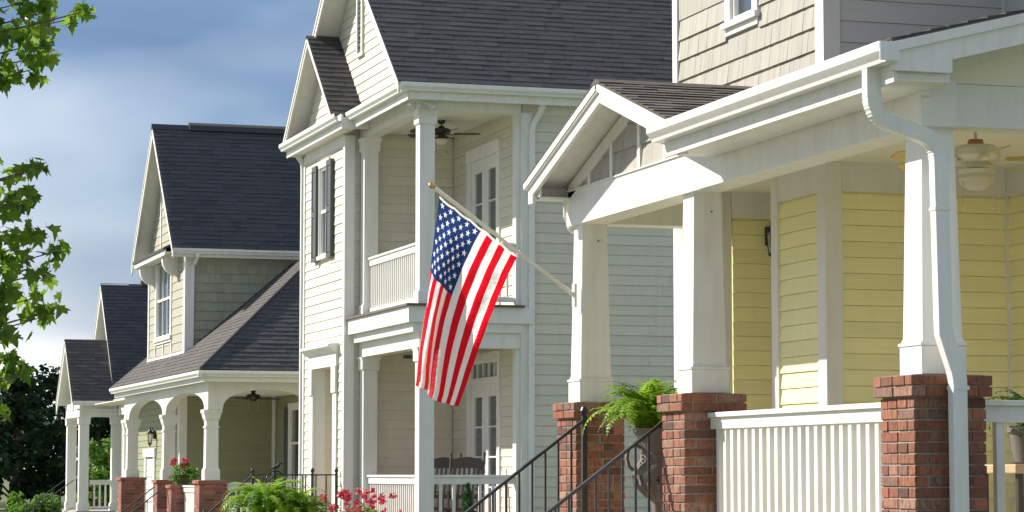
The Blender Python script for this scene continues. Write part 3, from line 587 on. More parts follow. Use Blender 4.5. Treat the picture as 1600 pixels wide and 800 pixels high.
# main front gable
RY, SL2, EY = 39.35, .835, 35.60
RZ = 7.28 + (RY - EY) * SL2
gw2 = MB().prism([(9.9, 35.85, 7.2), (9.9, 42.85, 7.2), (9.9, RY, RZ - .08)], (.14, 0, 0)).build('wall', CRM, H2)
siding(gw2, CRM, 'F', 9.9, 0, 0, 7.24, RZ - .15, E2, clip=lambda z: (RY - max(0, (RZ - .12 - z)) / SL2, RY + max(0, (RZ - .12 - z)) / SL2))
lv = MB(); 
for s0, s1, z0, z1 in ((39.36, 39.42, 8.33, 9.4), (39.66, 39.72, 8.33, 9.4), (39.34, 39.74, 8.27, 8.329), (39.34, 39.74, 9.401, 9.48)): ob(lv, 'F', 9.9, s0, s1, .0, .06, z0, z1)
lv = lv.build('gable_vent', WHITE, H2)
for i in range(13): m = MB(); m.prism([(9.895, 39.42, 8.34 + i * .08), (9.86, 39.42, 8.35 + i * .08), (9.86, 39.42, 8.37 + i * .08), (9.895, 39.42, 8.41 + i * .08)], (0, .24, 0)); m.build('slat', SHUT, lv)
tl = (RY - EY) * math.hypot(1, SL2)
for sgn in (-1, 1):
    roof_plane(H2, SH_B, (9.45, RY + sgn * (RY - EY), 7.28), (1, 0, 0), (0, -sgn, SL2), [(0, 0), (7.9, 0), (7.9, tl), (0, tl)], ex=.142, tw=.32, tab=.007)
    e_ = RY - EY - .05
    MB().prism([(9.465, RY, RZ - .025), (9.465, RY + sgn * e_, RZ - .025 - e_ * SL2), (9.465, RY + sgn * e_, RZ - .2 - e_ * SL2), (9.465, RY, RZ - .2)], (.03, 0, 0)).build('rake_board', WHITE, H2)
MB().prism([(9.44, RY - .14, RZ - .105), (9.44, RY, RZ + .02), (9.44, RY + .14, RZ - .105)], (7.9, 0, 0)).build('ridge_cap', SH_B, H2)
# small front gable over the bay
SY2, SS, SE = 41.08, .87, 39.28
SZ = 7.27 + (SY2 - SE) * SS; tl2 = (SY2 - SE) * math.hypot(1, SS)
for sgn in (-1, 1):
    roof_plane(H2, SH_B, (9.33, SY2 + sgn * (SY2 - SE), 7.27), (1, 0, 0), (0, -sgn, SS), [(0, 0), (.57, 0), (.57, tl2), (0, tl2)], ex=.142, tw=.3, tab=.012)
    e_ = SY2 - SE - .02
    MB().prism([(9.345, SY2, SZ - .025), (9.345, SY2 + sgn * e_, SZ - .025 - e_ * SS), (9.345, SY2 + sgn * e_, SZ - .15 - e_ * SS), (9.345, SY2, SZ - .17)], (.03, 0, 0)).build('rake_board', WHITE, H2)
sg = MB().prism([(9.68, SE + .2, 7.2), (9.68, 2 * SY2 - SE - .2, 7.2), (9.68, SY2, SZ - .2)], (.1, 0, 0)).build('wall', CRM, H2)
siding(sg, CRM, 'F', 9.68, 0, 0, 7.24, SZ - .3, E2, clip=lambda z: (SY2 - max(0, (SZ - .24 - z)) / SS, SY2 + max(0, (SZ - .24 - z)) / SS))
MB().box(9.9, 17, 42.46, 42.6, .6, 7.3).box(16.86, 17, 36.15, 42.45, .6, 7.3).build('wall', CRM, H2)
# downspout on the near corner of the side wall
dp = MB().bar([(11.72, 35.76, 7.16), (11.72, 35.78, 7.06), (11.70, 35.84, 6.95), (11.63, 35.93, 6.80), (11.60, 35.945, 6.70), (11.58, 35.945, .1)], (.0, 1, 0), .03, .045).build('downspout', GUT, H2, bevel=.006)
MB().box(11.53, 11.63, 35.91, 35.985, 5.75, 5.80).box(11.53, 11.63, 35.91, 35.985, 3.2, 3.24).build('downspout_strap', GUT, dp)
MB().bar([(9.5, 42.75, 7.16), (9.55, 42.72, 7.05), (9.64, 42.67, 6.9), (9.65, 42.66, 6.8), (9.65, 42.66, .1)], (0, 1, 0), .03, .04).build('downspout', GUT, H2)
# ------------------------------------------------------------------ sage house with the arched porch
H3 = thing('house', 'sage green house with arched white porch on brick piers and a steep slate gable', 'house', (11, 55, 0))
PX, PY, PZ, PS = 8.98, 48.53, 3.585, .85; c_ = math.hypot(1, PS)
roof_plane(H3, SH_D, (PX, PY, PZ), (0, 1, 0), (1, 0, PS), [(0, 0), (11.4, 0), (11.4, 3 * c_), (3, 3 * c_)], ex=.14, tw=.3)  # sunlit tone of the street slope put into its colour; side slope stays darker
roof_plane(H3, SH_C, (PX, PY, PZ), (1, 0, 0), (0, 1, PS), [(0, 0), (7.5, 0), (7.5, 3 * c_), (3, 3 * c_)], ex=.14, tw=.3)
MB().tube([(PX + .02, PY + .02, PZ + .03), (PX + 3, PY + 3, PZ + .03 + 3 * PS)], .028, 6).build('hip_cap', SH_D, H3)
gutter(H3, 'F', 9.08, 48.50, 59.9, 3.57); gutter(H3, 'S', 48.63, 8.955, 16.4, 3.572)
MB().box(9.082, 9.105, 48.632, 59.9, 3.36, 3.565).box(9.108, 16.4, 48.634, 48.657, 3.36, 3.565).build('fascia', WHITE2, H3)
MB().box(9.106, 9.3, 48.66, 59.9, 3.40, 3.415).box(9.301, 16.4, 48.66, 49.2, 3.40, 3.415).build('soffit', WHITE2, H3)
def arch_beam(o, pl, spans, s0, s1, zs, zr, zt, th):
    pts = [(s0, 0, zt), (s0, 0, zs)]
    for a, b in spans:
        pts.append((a, 0, zs))
        for k in range(1, 20):
            t = math.pi * k / 20; pts.append(((a + b) / 2 - (b - a) / 2 * math.cos(t), 0, zs + zr * math.sin(t) ** .8))
        pts.append((b, 0, zs))
    pts += [(s1, 0, zs), (s1, 0, zt)]
    return MB().prism([pt(o, pl, *q) for q in pts], pt(o, 0, 0, -th, 0)).build('arched_beam', WHITE2, H3)
arch_beam('F', 9.27, [(49.58, 54.02), (54.38, 58.92)], 49.2, 59.6, 2.84, .39, 3.42, .22)
arch_beam('S', 49.18, [(9.56, 11.32)], 9.272, 13.5, 2.842, .39, 3.42, .22)
for y in (49.4, 54.2, 59.1): ornate_col(H3, 9.38, y, .25, 1.475, 2.842)
ornate_col(H3, 11.5, 49.4, .23, .6, 2.842)
for y0, wy, zt in ((49.12, .56, 1.475), (52.25, .5, 1.37), (53.95, .55, 1.474), (58.85, .6, 1.52)): brick_pier(H3, 9.10, y0, .56, wy, zt, 0, .1, cap=1, each=False)
ornate_col(H3, 9.38, 59.75, .2, .6, 2.842)
MB().box(9.2, 12.6, 49.2, 66, .35, .6).build('porch_floor', CONC, H3)
MB().box(9.3, 16, 49.3, 66, 0, .35).build('foundation', BRICKJ, H3)
MB().box(9.5, 12.6, 49.42, 66, 3.36, 3.38).build('porch_ceiling', CEIL, H3)
railing(H3, 'F', 9.38, 49.7, 52.25, .6, 1.36, .13, .09, .03, .12); railing(H3, 'S', 49.42, 9.68, 11.4, .6, 1.42, .12, .04, .03, .12)
w = wall(H3, SAGE, 'F', 10.3, 57.9, 66, .6, 3.4); siding(w, SAGE, 'F', 10.3, 58.0, 65.9, .9, 3.3, .15, joint=9)
w = wall(H3, SAGE, 'S', 57.9, 10.44, 12.6, .6, 3.4); siding(w, SAGE, 'S', 57.9, 10.42, 12.48, .9, 3.3, .15)
wn3 = [(54.75, 56.35, 1.5, 3.05)]
w = wall(H3, SAGE, 'F', 12.5, 49.5, 57.87, .6, 3.4, holes=wn3); siding(w, SAGE, 'F', 12.5, 49.6, 57.8, .9, 3.3, .15, holes=[(54.7, 56.4, 1.4, 3.15)])
window(H3, 'F', 12.5, 54.75, 56.35, 1.5, 3.05, 2, 1, trim=.1, blinds=True)
for a, b in ((54.3, 54.64), (56.46, 56.8)):
    s = MB(); ob(s, 'F', 12.5, a, b, .022, .06, 1.45, 3.1); s.build('shutter', SHUT, H3)
corner(H3, 10.3, 57.9, .6, 3.36, .3, .13); trim(H3, 'S', 57.9, 12.40, 12.478, .6, 3.36)
dd = MB(); ob(dd, 'F', 10.3, 61.2, 61.4, .0, .05, .6, 2.0); ob(dd, 'F', 10.3, 62.5, 62.7, 0, .05, .6, 2.0); ob(dd, 'F', 10.3, 61.1, 62.8, 0, .07, 2.0, 2.2); ob(dd, 'F', 10.3, 61.4, 62.5, 0, .02, .6, 2.0); dd.build('door_surround', WHITE2, H3)
# upper block
UX, UY, UF = 9.66, 53.85, 58.6
wh = [(55.65, 57.45, 4.62, 6.3)]
w = wall(H3, TAN, 'F', UX, UY, UF, 3.9, 6.6, holes=wh); siding(w, TAN, 'F', UX, UY + .2, UF - .16, 4.22, 6.4, .19, holes=[(55.5, 57.62, 4.45, 6.4)])
siding(w, TAN, 'F', UX, 55.5, 57.62, 4.22, 4.46, .19, holes=[(56.5, 56.6, 4, 5)])
window(H3, 'F', UX, 55.65, 57.45, 4.62, 6.3, 3, 1, trim=.16, head=.1, sill=.08, apron=.06)
for y in (55.49, 56.55, 57.61): trim(H3, 'F', UX, y - .04, y + .04, 4.2, 4.46, name='batten')
trim(H3, 'F', UX, UY - .04, UF + .02, 3.95, 4.2, .04, 'skirt_board', WHITE)
corner(H3, UX, UY, 3.95, 6.3, .2, .16); trim(H3, 'F', UX, UF - .15, UF, 4.2, 6.3)
w = wall(H3, SHAKE3, 'S', UY, UX + .14, 13.2, 3.9, 6.4)
shakes(w, SHAKE3, 'S', UY, UX + .17, 12.6, 4.05, 6.2, .2, .17, under=lambda x: PZ + PS * (x - PX))
H3Y, H3S, H3E = 56.25, 1.06, 53.45; H3Z = 6.35 + (H3Y - H3E) * H3S; tl3 = (H3Y - H3E) * math.hypot(1, H3S)
for sgn in (-1, 1):
    roof_plane(H3, SH_C, (9.28, H3Y + sgn * (H3Y - H3E), 6.35), (1, 0, 0), (0, -sgn, H3S), [(0, 0), (7.5, 0), (7.5, tl3), (0, tl3)], ex=.142, tw=.33)
    e_ = H3Y - H3E - .03
    MB().prism([(9.295, H3Y, H3Z - .03), (9.295, H3Y + sgn * e_, H3Z - .03 - e_ * H3S), (9.295, H3Y + sgn * e_, H3Z - .24 - e_ * H3S), (9.295, H3Y, H3Z - .27)], (.03, 0, 0)).build('rake_board', WHITE2, H3)
MB().prism([(9.27, H3Y - .12, H3Z - .1), (9.27, H3Y, H3Z + .03), (9.27, H3Y + .12, H3Z - .1)], (1.2, 0, 0)).build('ridge_cap', SH_C, H3)
MB().prism([(10.1, H3Y - .16, H3Z - .1), (10.1, H3Y - .12, H3Z + .02), (10.1, H3Y, H3Z + .09), (10.1, H3Y + .12, H3Z + .02), (10.1, H3Y + .16, H3Z - .1)], (6, 0, 0)).build('ridge_vent', SH_C, H3)
g3 = MB().prism([(UX, UY, 6.4), (UX, UF, 6.4), (UX, UF, 6.45), (UX, H3Y, H3Z - .1), (UX, UY, 6.45)], (.14, 0, 0)).build('wall', TAN, H3)
siding(g3, TAN, 'F', UX, 0, 0, 6.55, H3Z - .3, .19, clip=lambda z: (H3Y - max(0, H3Z - .2 - z) / H3S, H3Y + max(0, H3Z - .2 - z) / H3S))
for y in (54.7, 55.6, 57.0): MB().box(UX - .035, UX, y - .05, y + .05, 6.5, H3Z - .2 - abs(y - H3Y) * H3S).build('batten', WHITE2, H3)
gutter(H3, 'S', 53.58, 9.3, 16.4, 6.36); MB().box(9.33, 16.4, 53.582, 53.6, 6.17, 6.35).box(9.33, 16.4, 53.601, 53.85, 6.2, 6.215).build('soffit', WHITE2, H3)
MB().prism([(9.22, 54.2, 6.36), (9.22, 54.2, 6.42), (UX - .02, 54.2, 6.62), (UX - .02, 54.2, 6.56)], (0, 4.15, 0)).build('pent_roof', SH_C, H3)
MB().box(9.25, 9.28, 54.22, 58.33, 6.26, 6.375).box(9.281, UX - .001, 54.22, 58.33, 6.3, 6.33).build('pent_fascia', WHITE2, H3)
for y in (54.75, 57.75):
    p = [(UX, y, 6.3), (9.30, y, 6.3), (9.30, y, 6.2)] + [(9.30 + .30 * (1 - math.cos(t)), y, 6.2 - .34 * math.sin(t)) for t in [math.pi / 2 * k / 8 for k in range(1, 9)]] + [(UX, y, 5.80)]
    MB().prism(p, (0, .16, 0)).build('bracket', WHITE2, H3)
MB().bar([(9.83, 53.5, 6.25), (9.83, 53.52, 6.17), (9.80, 53.66, 6.05), (9.775, 53.79, 5.98), (9.77, 53.79, 4.25)], (0, 1, 0), .03, .04).build('downspout', GUT, H3)
MB().box(9.8, 13.2, 58.46, 58.6, 3.9, 6.5).box(13.2, 16, 53.9, 58.5, .6, 6.4).box(12.65, 16, 49.5, 53.88, .6, 3.4).build('wall', SAGE, H3)
# ------------------------------------------------------------------ far house with paired columns
H4 = thing('house', 'small grey-green far house with slender white columns and two dark gables', 'house', (11, 75, 0))
Y4, S4, E4, X4 = 74.3, 1.02, 72.5, 9.8; Z4 = 3.63 + (Y4 - E4) * S4; t4 = (Y4 - E4) * math.hypot(1, S4)
for sgn in (-1, 1):
    roof_plane(H4, SH_D if sgn < 0 else SH_C, (X4, Y4 + sgn * (Y4 - E4), 3.63), (1, 0, 0), (0, -sgn, S4), [(0, 0), (1.3, 0), (1.3, t4), (0, t4)], ex=.14, tw=.35)
    e_ = Y4 - E4
    MB().prism([(X4 + .02, Y4, Z4 - .03), (X4 + .02, Y4 + sgn * e_, Z4 - .03 - e_ * S4), (X4 + .02, Y4 + sgn * e_, Z4 - .3 - e_ * S4), (X4 + .02, Y4, Z4 - .3)], (.03, 0, 0)).build('rake_board', WHITE2, H4)
MB().prism([(10.15, 72.9, 3.6), (10.15, 75.7, 3.6), (10.15, Y4, Z4 - .2)], (.1, 0, 0)).build('wall', WHITE2, H4)
gutter(H4, 'S', 72.6, 9.82, 12.4, 3.64)
MB().box(10.06, 12.4, 72.85, 73.1, 3.2, 3.6).box(10.06, 10.3, 73.1, 75.75, 3.2, 3.6).box(9.98, 12.4, 72.77, 72.849, 3.38, 3.43).build('porch_beam', WHITE2, H4)
for x, y in ((10.08, 72.9), (10.08, 75.45), (11.0, 72.9), (11.45, 72.9)): sqcol(H4, x, y, .27, .55, 3.2, .2, .22, .03)
w = wall(H4, TAN, 'F', 12.2, 69, 80, .5, 5.0, holes=[(76.2, 77.2, 1.4, 2.9)]); siding(w, TAN, 'F', 12.2, 70, 79.9, .9, 4, .17, holes=[(76.0, 77.4, 1.3, 3.0)], joint=20)
window(H4, 'F', 12.2, 76.2, 77.2, 1.4, 2.9, 2, 2)
U4, UW, US, UXF = 75.6, 3.0, 1.16, 11.0
for sgn in (-1, 1):
    roof_plane(H4, SH_C, (UXF, U4 + sgn * UW, 3.72), (1, 0, 0), (0, -sgn, US), [(0, 0), (6.5, 0), (6.5, UW * math.hypot(1, US)), (0, UW * math.hypot(1, US))], ex=.14, tw=.35)
    MB().prism([(UXF + .02, U4, 3.69 + UW * US), (UXF + .02, U4 + sgn * UW, 3.69), (UXF + .02, U4 + sgn * UW, 3.4), (UXF + .02, U4, 3.36 + UW * US)], (.03, 0, 0)).build('rake_board', WHITE2, H4)
MB().prism([(UXF + .4, 73, 3.7), (UXF + .4, 78.2, 3.7), (UXF + .4, U4, 6.9)], (.1, 0, 0)).build('wall', WHITE2, H4)
MB().prism([(12.2, U4 - .14, 3.69 + UW * US), (12.2, U4, 3.83 + UW * US), (12.2, U4 + .14, 3.69 + UW * US)], (5, 0, 0)).build('ridge_vent', SH_C, H4)
roof_plane(H4, SH_C, (11.0, 66.5, 3.7), (0, 1, 0), (1, 0, .8), [(0, 0), (7.2, 0), (7.2, 3), (0, 3)], ex=.16, tw=.4); gutter(H4, 'F', 11.1, 66.5, 73.7, 3.69)
MB().box(11.15, 11.35, 66.6, 72.8, 3.25, 3.6).build('porch_beam', WHITE2, H4)
railing(H4, 'S', 73.0, 10.4, 12.1, .55, 1.42, .16, .045, .03, .12); railing(H4, 'F', 11.25, 67, 72.8, .55, 1.42, .16, .045, .03, .12)
MB().box(10.0, 12.3, 72.8, 75.8, .0, .55).box(11.1, 12.3, 66.6, 72.8, 0, .55).build('porch_floor', CONC, H4)
for x, y in ((11.17, 70.3), (11.17, 67.2)): sqcol(H4, x, y, .22, .55, 3.25, .2, .22, .03)
MB().box(12.35, 17, 69, 80, .0, 3.8).build('wall', TAN, H4)
# ------------------------------------------------------------------ iron handrails
def handrail(label, path, foot, step=.11, rr=.017, group=None, knob=True, posts=None, br=.0075):
    """path: list of points of the top rail; foot(p) -> z at which balusters end"""
    t = thing('handrail', label, 'handrail', (path[0][0], path[0][1], foot(Vector(path[0]))), group)
    MB().bar(path, Vector((path[1][0] - path[0][0], path[1][1] - path[0][1], 0)).cross(Vector((0, 0, 1))).normalized(), .022, .011).build('top_rail', IRON, t)
    lo = [(p[0], p[1], foot(Vector(p)) + .09) for p in path]
    MB().bar(lo, Vector((path[1][0] - path[0][0], path[1][1] - path[0][1], 0)).cross(Vector((0, 0, 1))).normalized(), .012, .008).build('bottom_rail', IRON, t)
    for i in (posts if posts is not None else range(len(path))):
        p = Vector(path[i]); z = foot(p); b = MB().box(p.x - .02, p.x + .02, p.y - .02, p.y + .02, z, p.z + .03); q = b.build('post', IRON, t)
        if knob: MB().lathe((p.x, p.y, p.z + .03), [(.012, 0), (.03, .02), (.034, .045), (.02, .075), (0, .085)], 10).build('knob', IRON, q)
    for a, b in zip(path, path[1:]):
        a, b = Vector(a), Vector(b); n = max(1, int((b - a).xy.length / step))
        for k in range(1, n):
            p = a.lerp(b, k / n); MB().box(p.x - br, p.x + br, p.y - br, p.y + br, foot(p) + .09, p.z - .005).build('baluster', IRON, t)
    return t
st1 = lambda p: max(.02, 1.02 + (p.x - 6.92) * .68) if p.x < 6.92 else 1.02
handrail('black iron handrail running up to the middle brick pier beside the potted fern', [(6.955, 18.33, 1.985), (5.35, 18.33, .80)], st1, .107, posts=[1])
handrail('black iron handrail with a tall post before the brick pier under the flag', [(6.93, 20.07, 2.045), (5.35, 20.07, .86)], st1, .107)
st2 = lambda p: max(.02, .66 + (p.x - 8.6) * .8) if p.x < 8.6 else .66
MB().box(8.6, 9.66, 39.85, 41.7, 0, .66).build('stoop', CONC, H2)
s2 = MB()
for i in range(4): s2.box(8.6 - .2 * (i + 1), 8.601 - .2 * i, 39.9, 41.65, 0, .66 - .165 * (i + 1) + .002)
s2.build('steps', CONC, H2)
handrail('black iron railing around the near edge of the cream house stoop', [(9.6, 39.9, 1.58), (8.6, 39.9, 1.58), (7.8, 39.9, .90)], st2, .16, br=.009)
handrail('black iron railing on the far edge of the cream house stoop', [(9.6, 41.6, 1.58), (8.6, 41.6, 1.58), (7.8, 41.6, .90)], st2, .16, br=.009)
st3 = lambda p: max(.02, .6 + (p.x - 9.1) * .75)
handrail('thin black handrail beside the flower topped brick pier of the arched porch', [(9.05, 52.75, 1.32), (8.0, 52.75, .52)], st3, .3, posts=[1], br=.008)
handrail('thin black handrail on the other side of the arched porch steps', [(9.05, 54.0, 1.32), (8.0, 54.0, .52)], st3, .3, posts=[1], br=.008)
s3 = MB()
for i in range(4): s3.box(9.2 - .25 * (i + 1), 9.201 - .25 * i, 52.8, 53.9, 0, .6 - .15 * (i + 1) + .002)
s3.build('steps', CONC, H3)
st4 = lambda p: max(.02, .55 + (p.x - 10.0) * .7)
for y, l in ((73.35, 'thin black handrail at the near side of the far porch steps'), (75.2, 'thin black handrail at the far side of the far porch steps')): handrail(l, [(10.0, y, 1.42), (8.9, y, .62)], st4, .35, posts=[1], br=.009)
# ------------------------------------------------------------------ flag on its pole
fm = bpy.data.materials.new('flag_cloth'); fm.use_nodes = True; t = fm.node_tree; k = t.links.new; bs = t.nodes['Principled BSDF']
def mth(op, a, b=None, c=None, clamp=False):
    n = t.nodes.new('ShaderNodeMath'); n.operation = op; n.use_clamp = clamp
    for i, x in enumerate((a, b, c)):
        if x is None: continue
        if isinstance(x, (int, float)): n.inputs[i].default_value = x
        else: k(x, n.inputs[i])
    return n.outputs[0]
uv = t.nodes.new('ShaderNodeUVMap'); sp = t.nodes.new('ShaderNodeSeparateXYZ'); k(uv.outputs[0], sp.inputs[0]); U, V = sp.outputs[0], sp.outputs[1]
stripe = mth('LESS_THAN', mth('MODULO', mth('FLOOR', mth('MULTIPLY', V, 13)), 2), .5)       # 1 = red, V counts from the top
can = mth('MULTIPLY', mth('LESS_THAN', U, .4), mth('LESS_THAN', V, 7 / 13))
cu, cv = mth('DIVIDE', U, .4), mth('MULTIPLY', V, 13 / 7)
def star(off):
    fu = mth('SUBTRACT', mth('FRACT', mth('ADD', mth('MULTIPLY', cu, 6), off)), .5); fv = mth('SUBTRACT', mth('FRACT', mth('ADD', mth('MULTIPLY', cv, 5), off)), .5)
    x = mth('MULTIPLY', fu, .608 / 6); y = mth('MULTIPLY', fv, -.492 / 5)                      # metres
    r = mth('SQRT', mth('ADD', mth('MULTIPLY', x, x), mth('MULTIPLY', y, y))); a = mth('ARCTAN2', x, y)
    s = 2 * math.pi / 5; aa = mth('ABSOLUTE', mth('SUBTRACT', mth('MODULO', mth('ADD', a, s * 2.5 + s * 5), s), s / 2))
    px, py = mth('MULTIPLY', r, mth('COSINE', aa)), mth('MULTIPLY', r, mth('SINE', aa))
    Rr = .0285; ri = Rr * .382; tx, ty = Rr, 0; ix, iy = ri * math.cos(math.pi / 5), ri * math.sin(math.pi / 5)
    # inside when left of the edge from tip to inner corner
    cr_ = mth('SUBTRACT', mth('MULTIPLY', mth('SUBTRACT', px, tx), iy - ty), mth('MULTIPLY', mth('SUBTRACT', py, ty), ix - tx))
    return mth('LESS_THAN', cr_, 0)
sA = star(0.); inB = mth('MULTIPLY', mth('MULTIPLY', mth('GREATER_THAN', cu, .09), mth('LESS_THAN', cu, .91)), mth('MULTIPLY', mth('GREATER_THAN', cv, .11), mth('LESS_THAN', cv, .89)))
stars = mth('MAXIMUM', sA, mth('MULTIPLY', star(.5), inB))
def cmix(f, A, B):
    n = t.nodes.new('ShaderNodeMix'); n.data_type = 'RGBA'; k(f, n.inputs['Factor'])
    for x, s_ in ((A, 'A'), (B, 'B')):
        if isinstance(x, tuple): n.inputs[s_].default_value = (*x, 1)
        else: k(x, n.inputs[s_])
    return n.outputs['Result']
fc = cmix(can, cmix(stripe, (.86, .86, .86), (.70, .006, .02)), cmix(stars, (.018, .045, .17), (.86, .86, .86)))
hem = mth('LESS_THAN', U, .012); fc = cmix(hem, fc, (.80, .78, .72))
k(fc, bs.inputs['Base Color']); bs.inputs['Roughness'].default_value = .55; bs.inputs['Specular IOR Level'].default_value = .25
wv = t.nodes.new('ShaderNodeTexNoise'); wv.inputs['Scale'].default_value = 1; wv.inputs['Detail'].default_value = 3; mpf = t.nodes.new('ShaderNodeMapping'); mpf.inputs['Scale'].default_value = (46, 16, 1); k(uv.outputs[0], mpf.inputs[0]); k(mpf.outputs[0], wv.inputs['Vector'])
bp = t.nodes.new('ShaderNodeBump'); bp.inputs['Strength'].default_value = .9; bp.inputs['Distance'].default_value = .014; k(wv.outputs['Fac'], bp.inputs['Height']); k(bp.outputs[0], bs.inputs['Normal'])
trn = t.nodes.new('ShaderNodeBsdfTranslucent'); k(fc, trn.inputs[0]); k(bp.outputs[0], trn.inputs['Normal']); mxs = t.nodes.new('ShaderNodeMixShader'); mxs.inputs[0].default_value = .62
k(bs.outputs[0], mxs.inputs[1]); k(trn.outputs[0], mxs.inputs[2]); k(mxs.outputs[0], t.nodes['Material Output'].inputs[0])
FL = thing('flag', 'red white and blue flag with stars and stripes hanging from a white pole', 'flag', (6.98, 20.47, 3.08))
FPY = 20.44
PT0, PT1 = Vector((5.745, FPY, 3.975)), Vector((6.96, FPY, 3.11))
pole = MB().tube([PT1, PT0.lerp(PT1, .42), PT0.lerp(PT1, .42), PT0], [.0145, .0145, .018, .018], 12).build('pole', POLE, FL, smooth=True)
axis = (PT0 - PT1).normalized()
MB().tube([PT0 + axis * a for a in (-.01, .0, .008, .02, .032, .045, .056, .062)], [.015, .017, .012, .024, .031, .026, .014, .003], 12).build('finial', GOLD, FL, smooth=True)
for f in (.015, .60): MB().tube([PT0.lerp(PT1, f), PT0.lerp(PT1, f + .012)], .021, 12).build('ring', POLE, FL, smooth=True)
bk = MB().box(6.962, 6.985, FPY - .035, FPY + .035, 3.0, 3.20).build('bracket', GUT, FL, bevel=.004)
MB().tube([PT1 - axis * .02, PT1 + axis * .11], .020, 12).build('socket', GUT, bk)
HA, HB = PT0.lerp(PT1, .035) + Vector((0, 0, -.035)), PT0.lerp(PT1, .60) + Vector((0, 0, -.03))
BOT = [(0, 5.655, .10, 2.36), (.10, 5.65, .24, 2.35), (.2, 5.69, .34, 2.33), (.3, 5.745, .33, 2.31), (.38, 5.74, .20, 2.29), (.46, 5.71, .06, 2.25), (.54, 5.72, -.03, 2.215), (.66, 5.775, -.05, 2.19), (.8, 5.84, -.06, 2.175), (1.0, 5.925, -.09, 2.15)]
def crv(h, j):
    for i in range(len(BOT) - 1):
        a, b = BOT[i], BOT[i + 1]
        if h <= b[0] + 1e-9:
            f = (h - a[0]) / (b[0] - a[0]); p = BOT[max(i - 1, 0)]; q = BOT[min(i + 2, len(BOT) - 1)]
            m0 = (b[j] - p[j]) / max(b[0] - p[0], 1e-6) * (b[0] - a[0]); m1 = (q[j] - a[j]) / max(q[0] - a[0], 1e-6) * (b[0] - a[0])
            return (2 * f ** 3 - 3 * f ** 2 + 1) * a[j] + (f ** 3 - 2 * f ** 2 + f) * m0 + (-2 * f ** 3 + 3 * f ** 2) * b[j] + (f ** 3 - f ** 2) * m1
NH, NF = 78, 110; fv_ = []; ff_ = []; fuv = []
for i in range(NF + 1):
    f = i / NF
    for j in range(NH + 1):
        h = j / NH; A = HA.lerp(HB, h); w1 = f ** .9; w2 = min(1, f * 1.15) ** 1.15
        x = A.x * (1 - w1) + crv(h, 1) * w1 - .075 * math.sin(math.pi * min(1, f * 1.05)) * math.exp(-((h - .5) / .32) ** 2)
        y = A.y + crv(h, 2) * w2 + .010 * math.sin(h * 31 + f * 6) * math.sin(math.pi * f) + .006 * math.sin(f * 40 + h * 9) * (1 - f)
        z = A.z * (1 - f) + crv(h, 3) * f - .012 * abs(math.sin(h * math.pi * 5)) * max(0, 1 - f * 8)
        fv_.append((x, y, z)); fuv.append((f, h))
for i in range(NF):
    for j in range(NH): a = i * (NH + 1) + j; ff_.append((a, a + 1, a + NH + 2, a + NH + 1))
me = bpy.data.meshes.new('cloth'); me.from_pydata(fv_, [], ff_); ul = me.uv_layers.new(name='UVMap')
for lp in me.loops: ul.data[lp.index].uv = fuv[lp.vertex_index]
me.polygons.foreach_set('use_smooth', [True] * len(me.polygons)); me.materials.append(fm); link(me, 'cloth', FL)
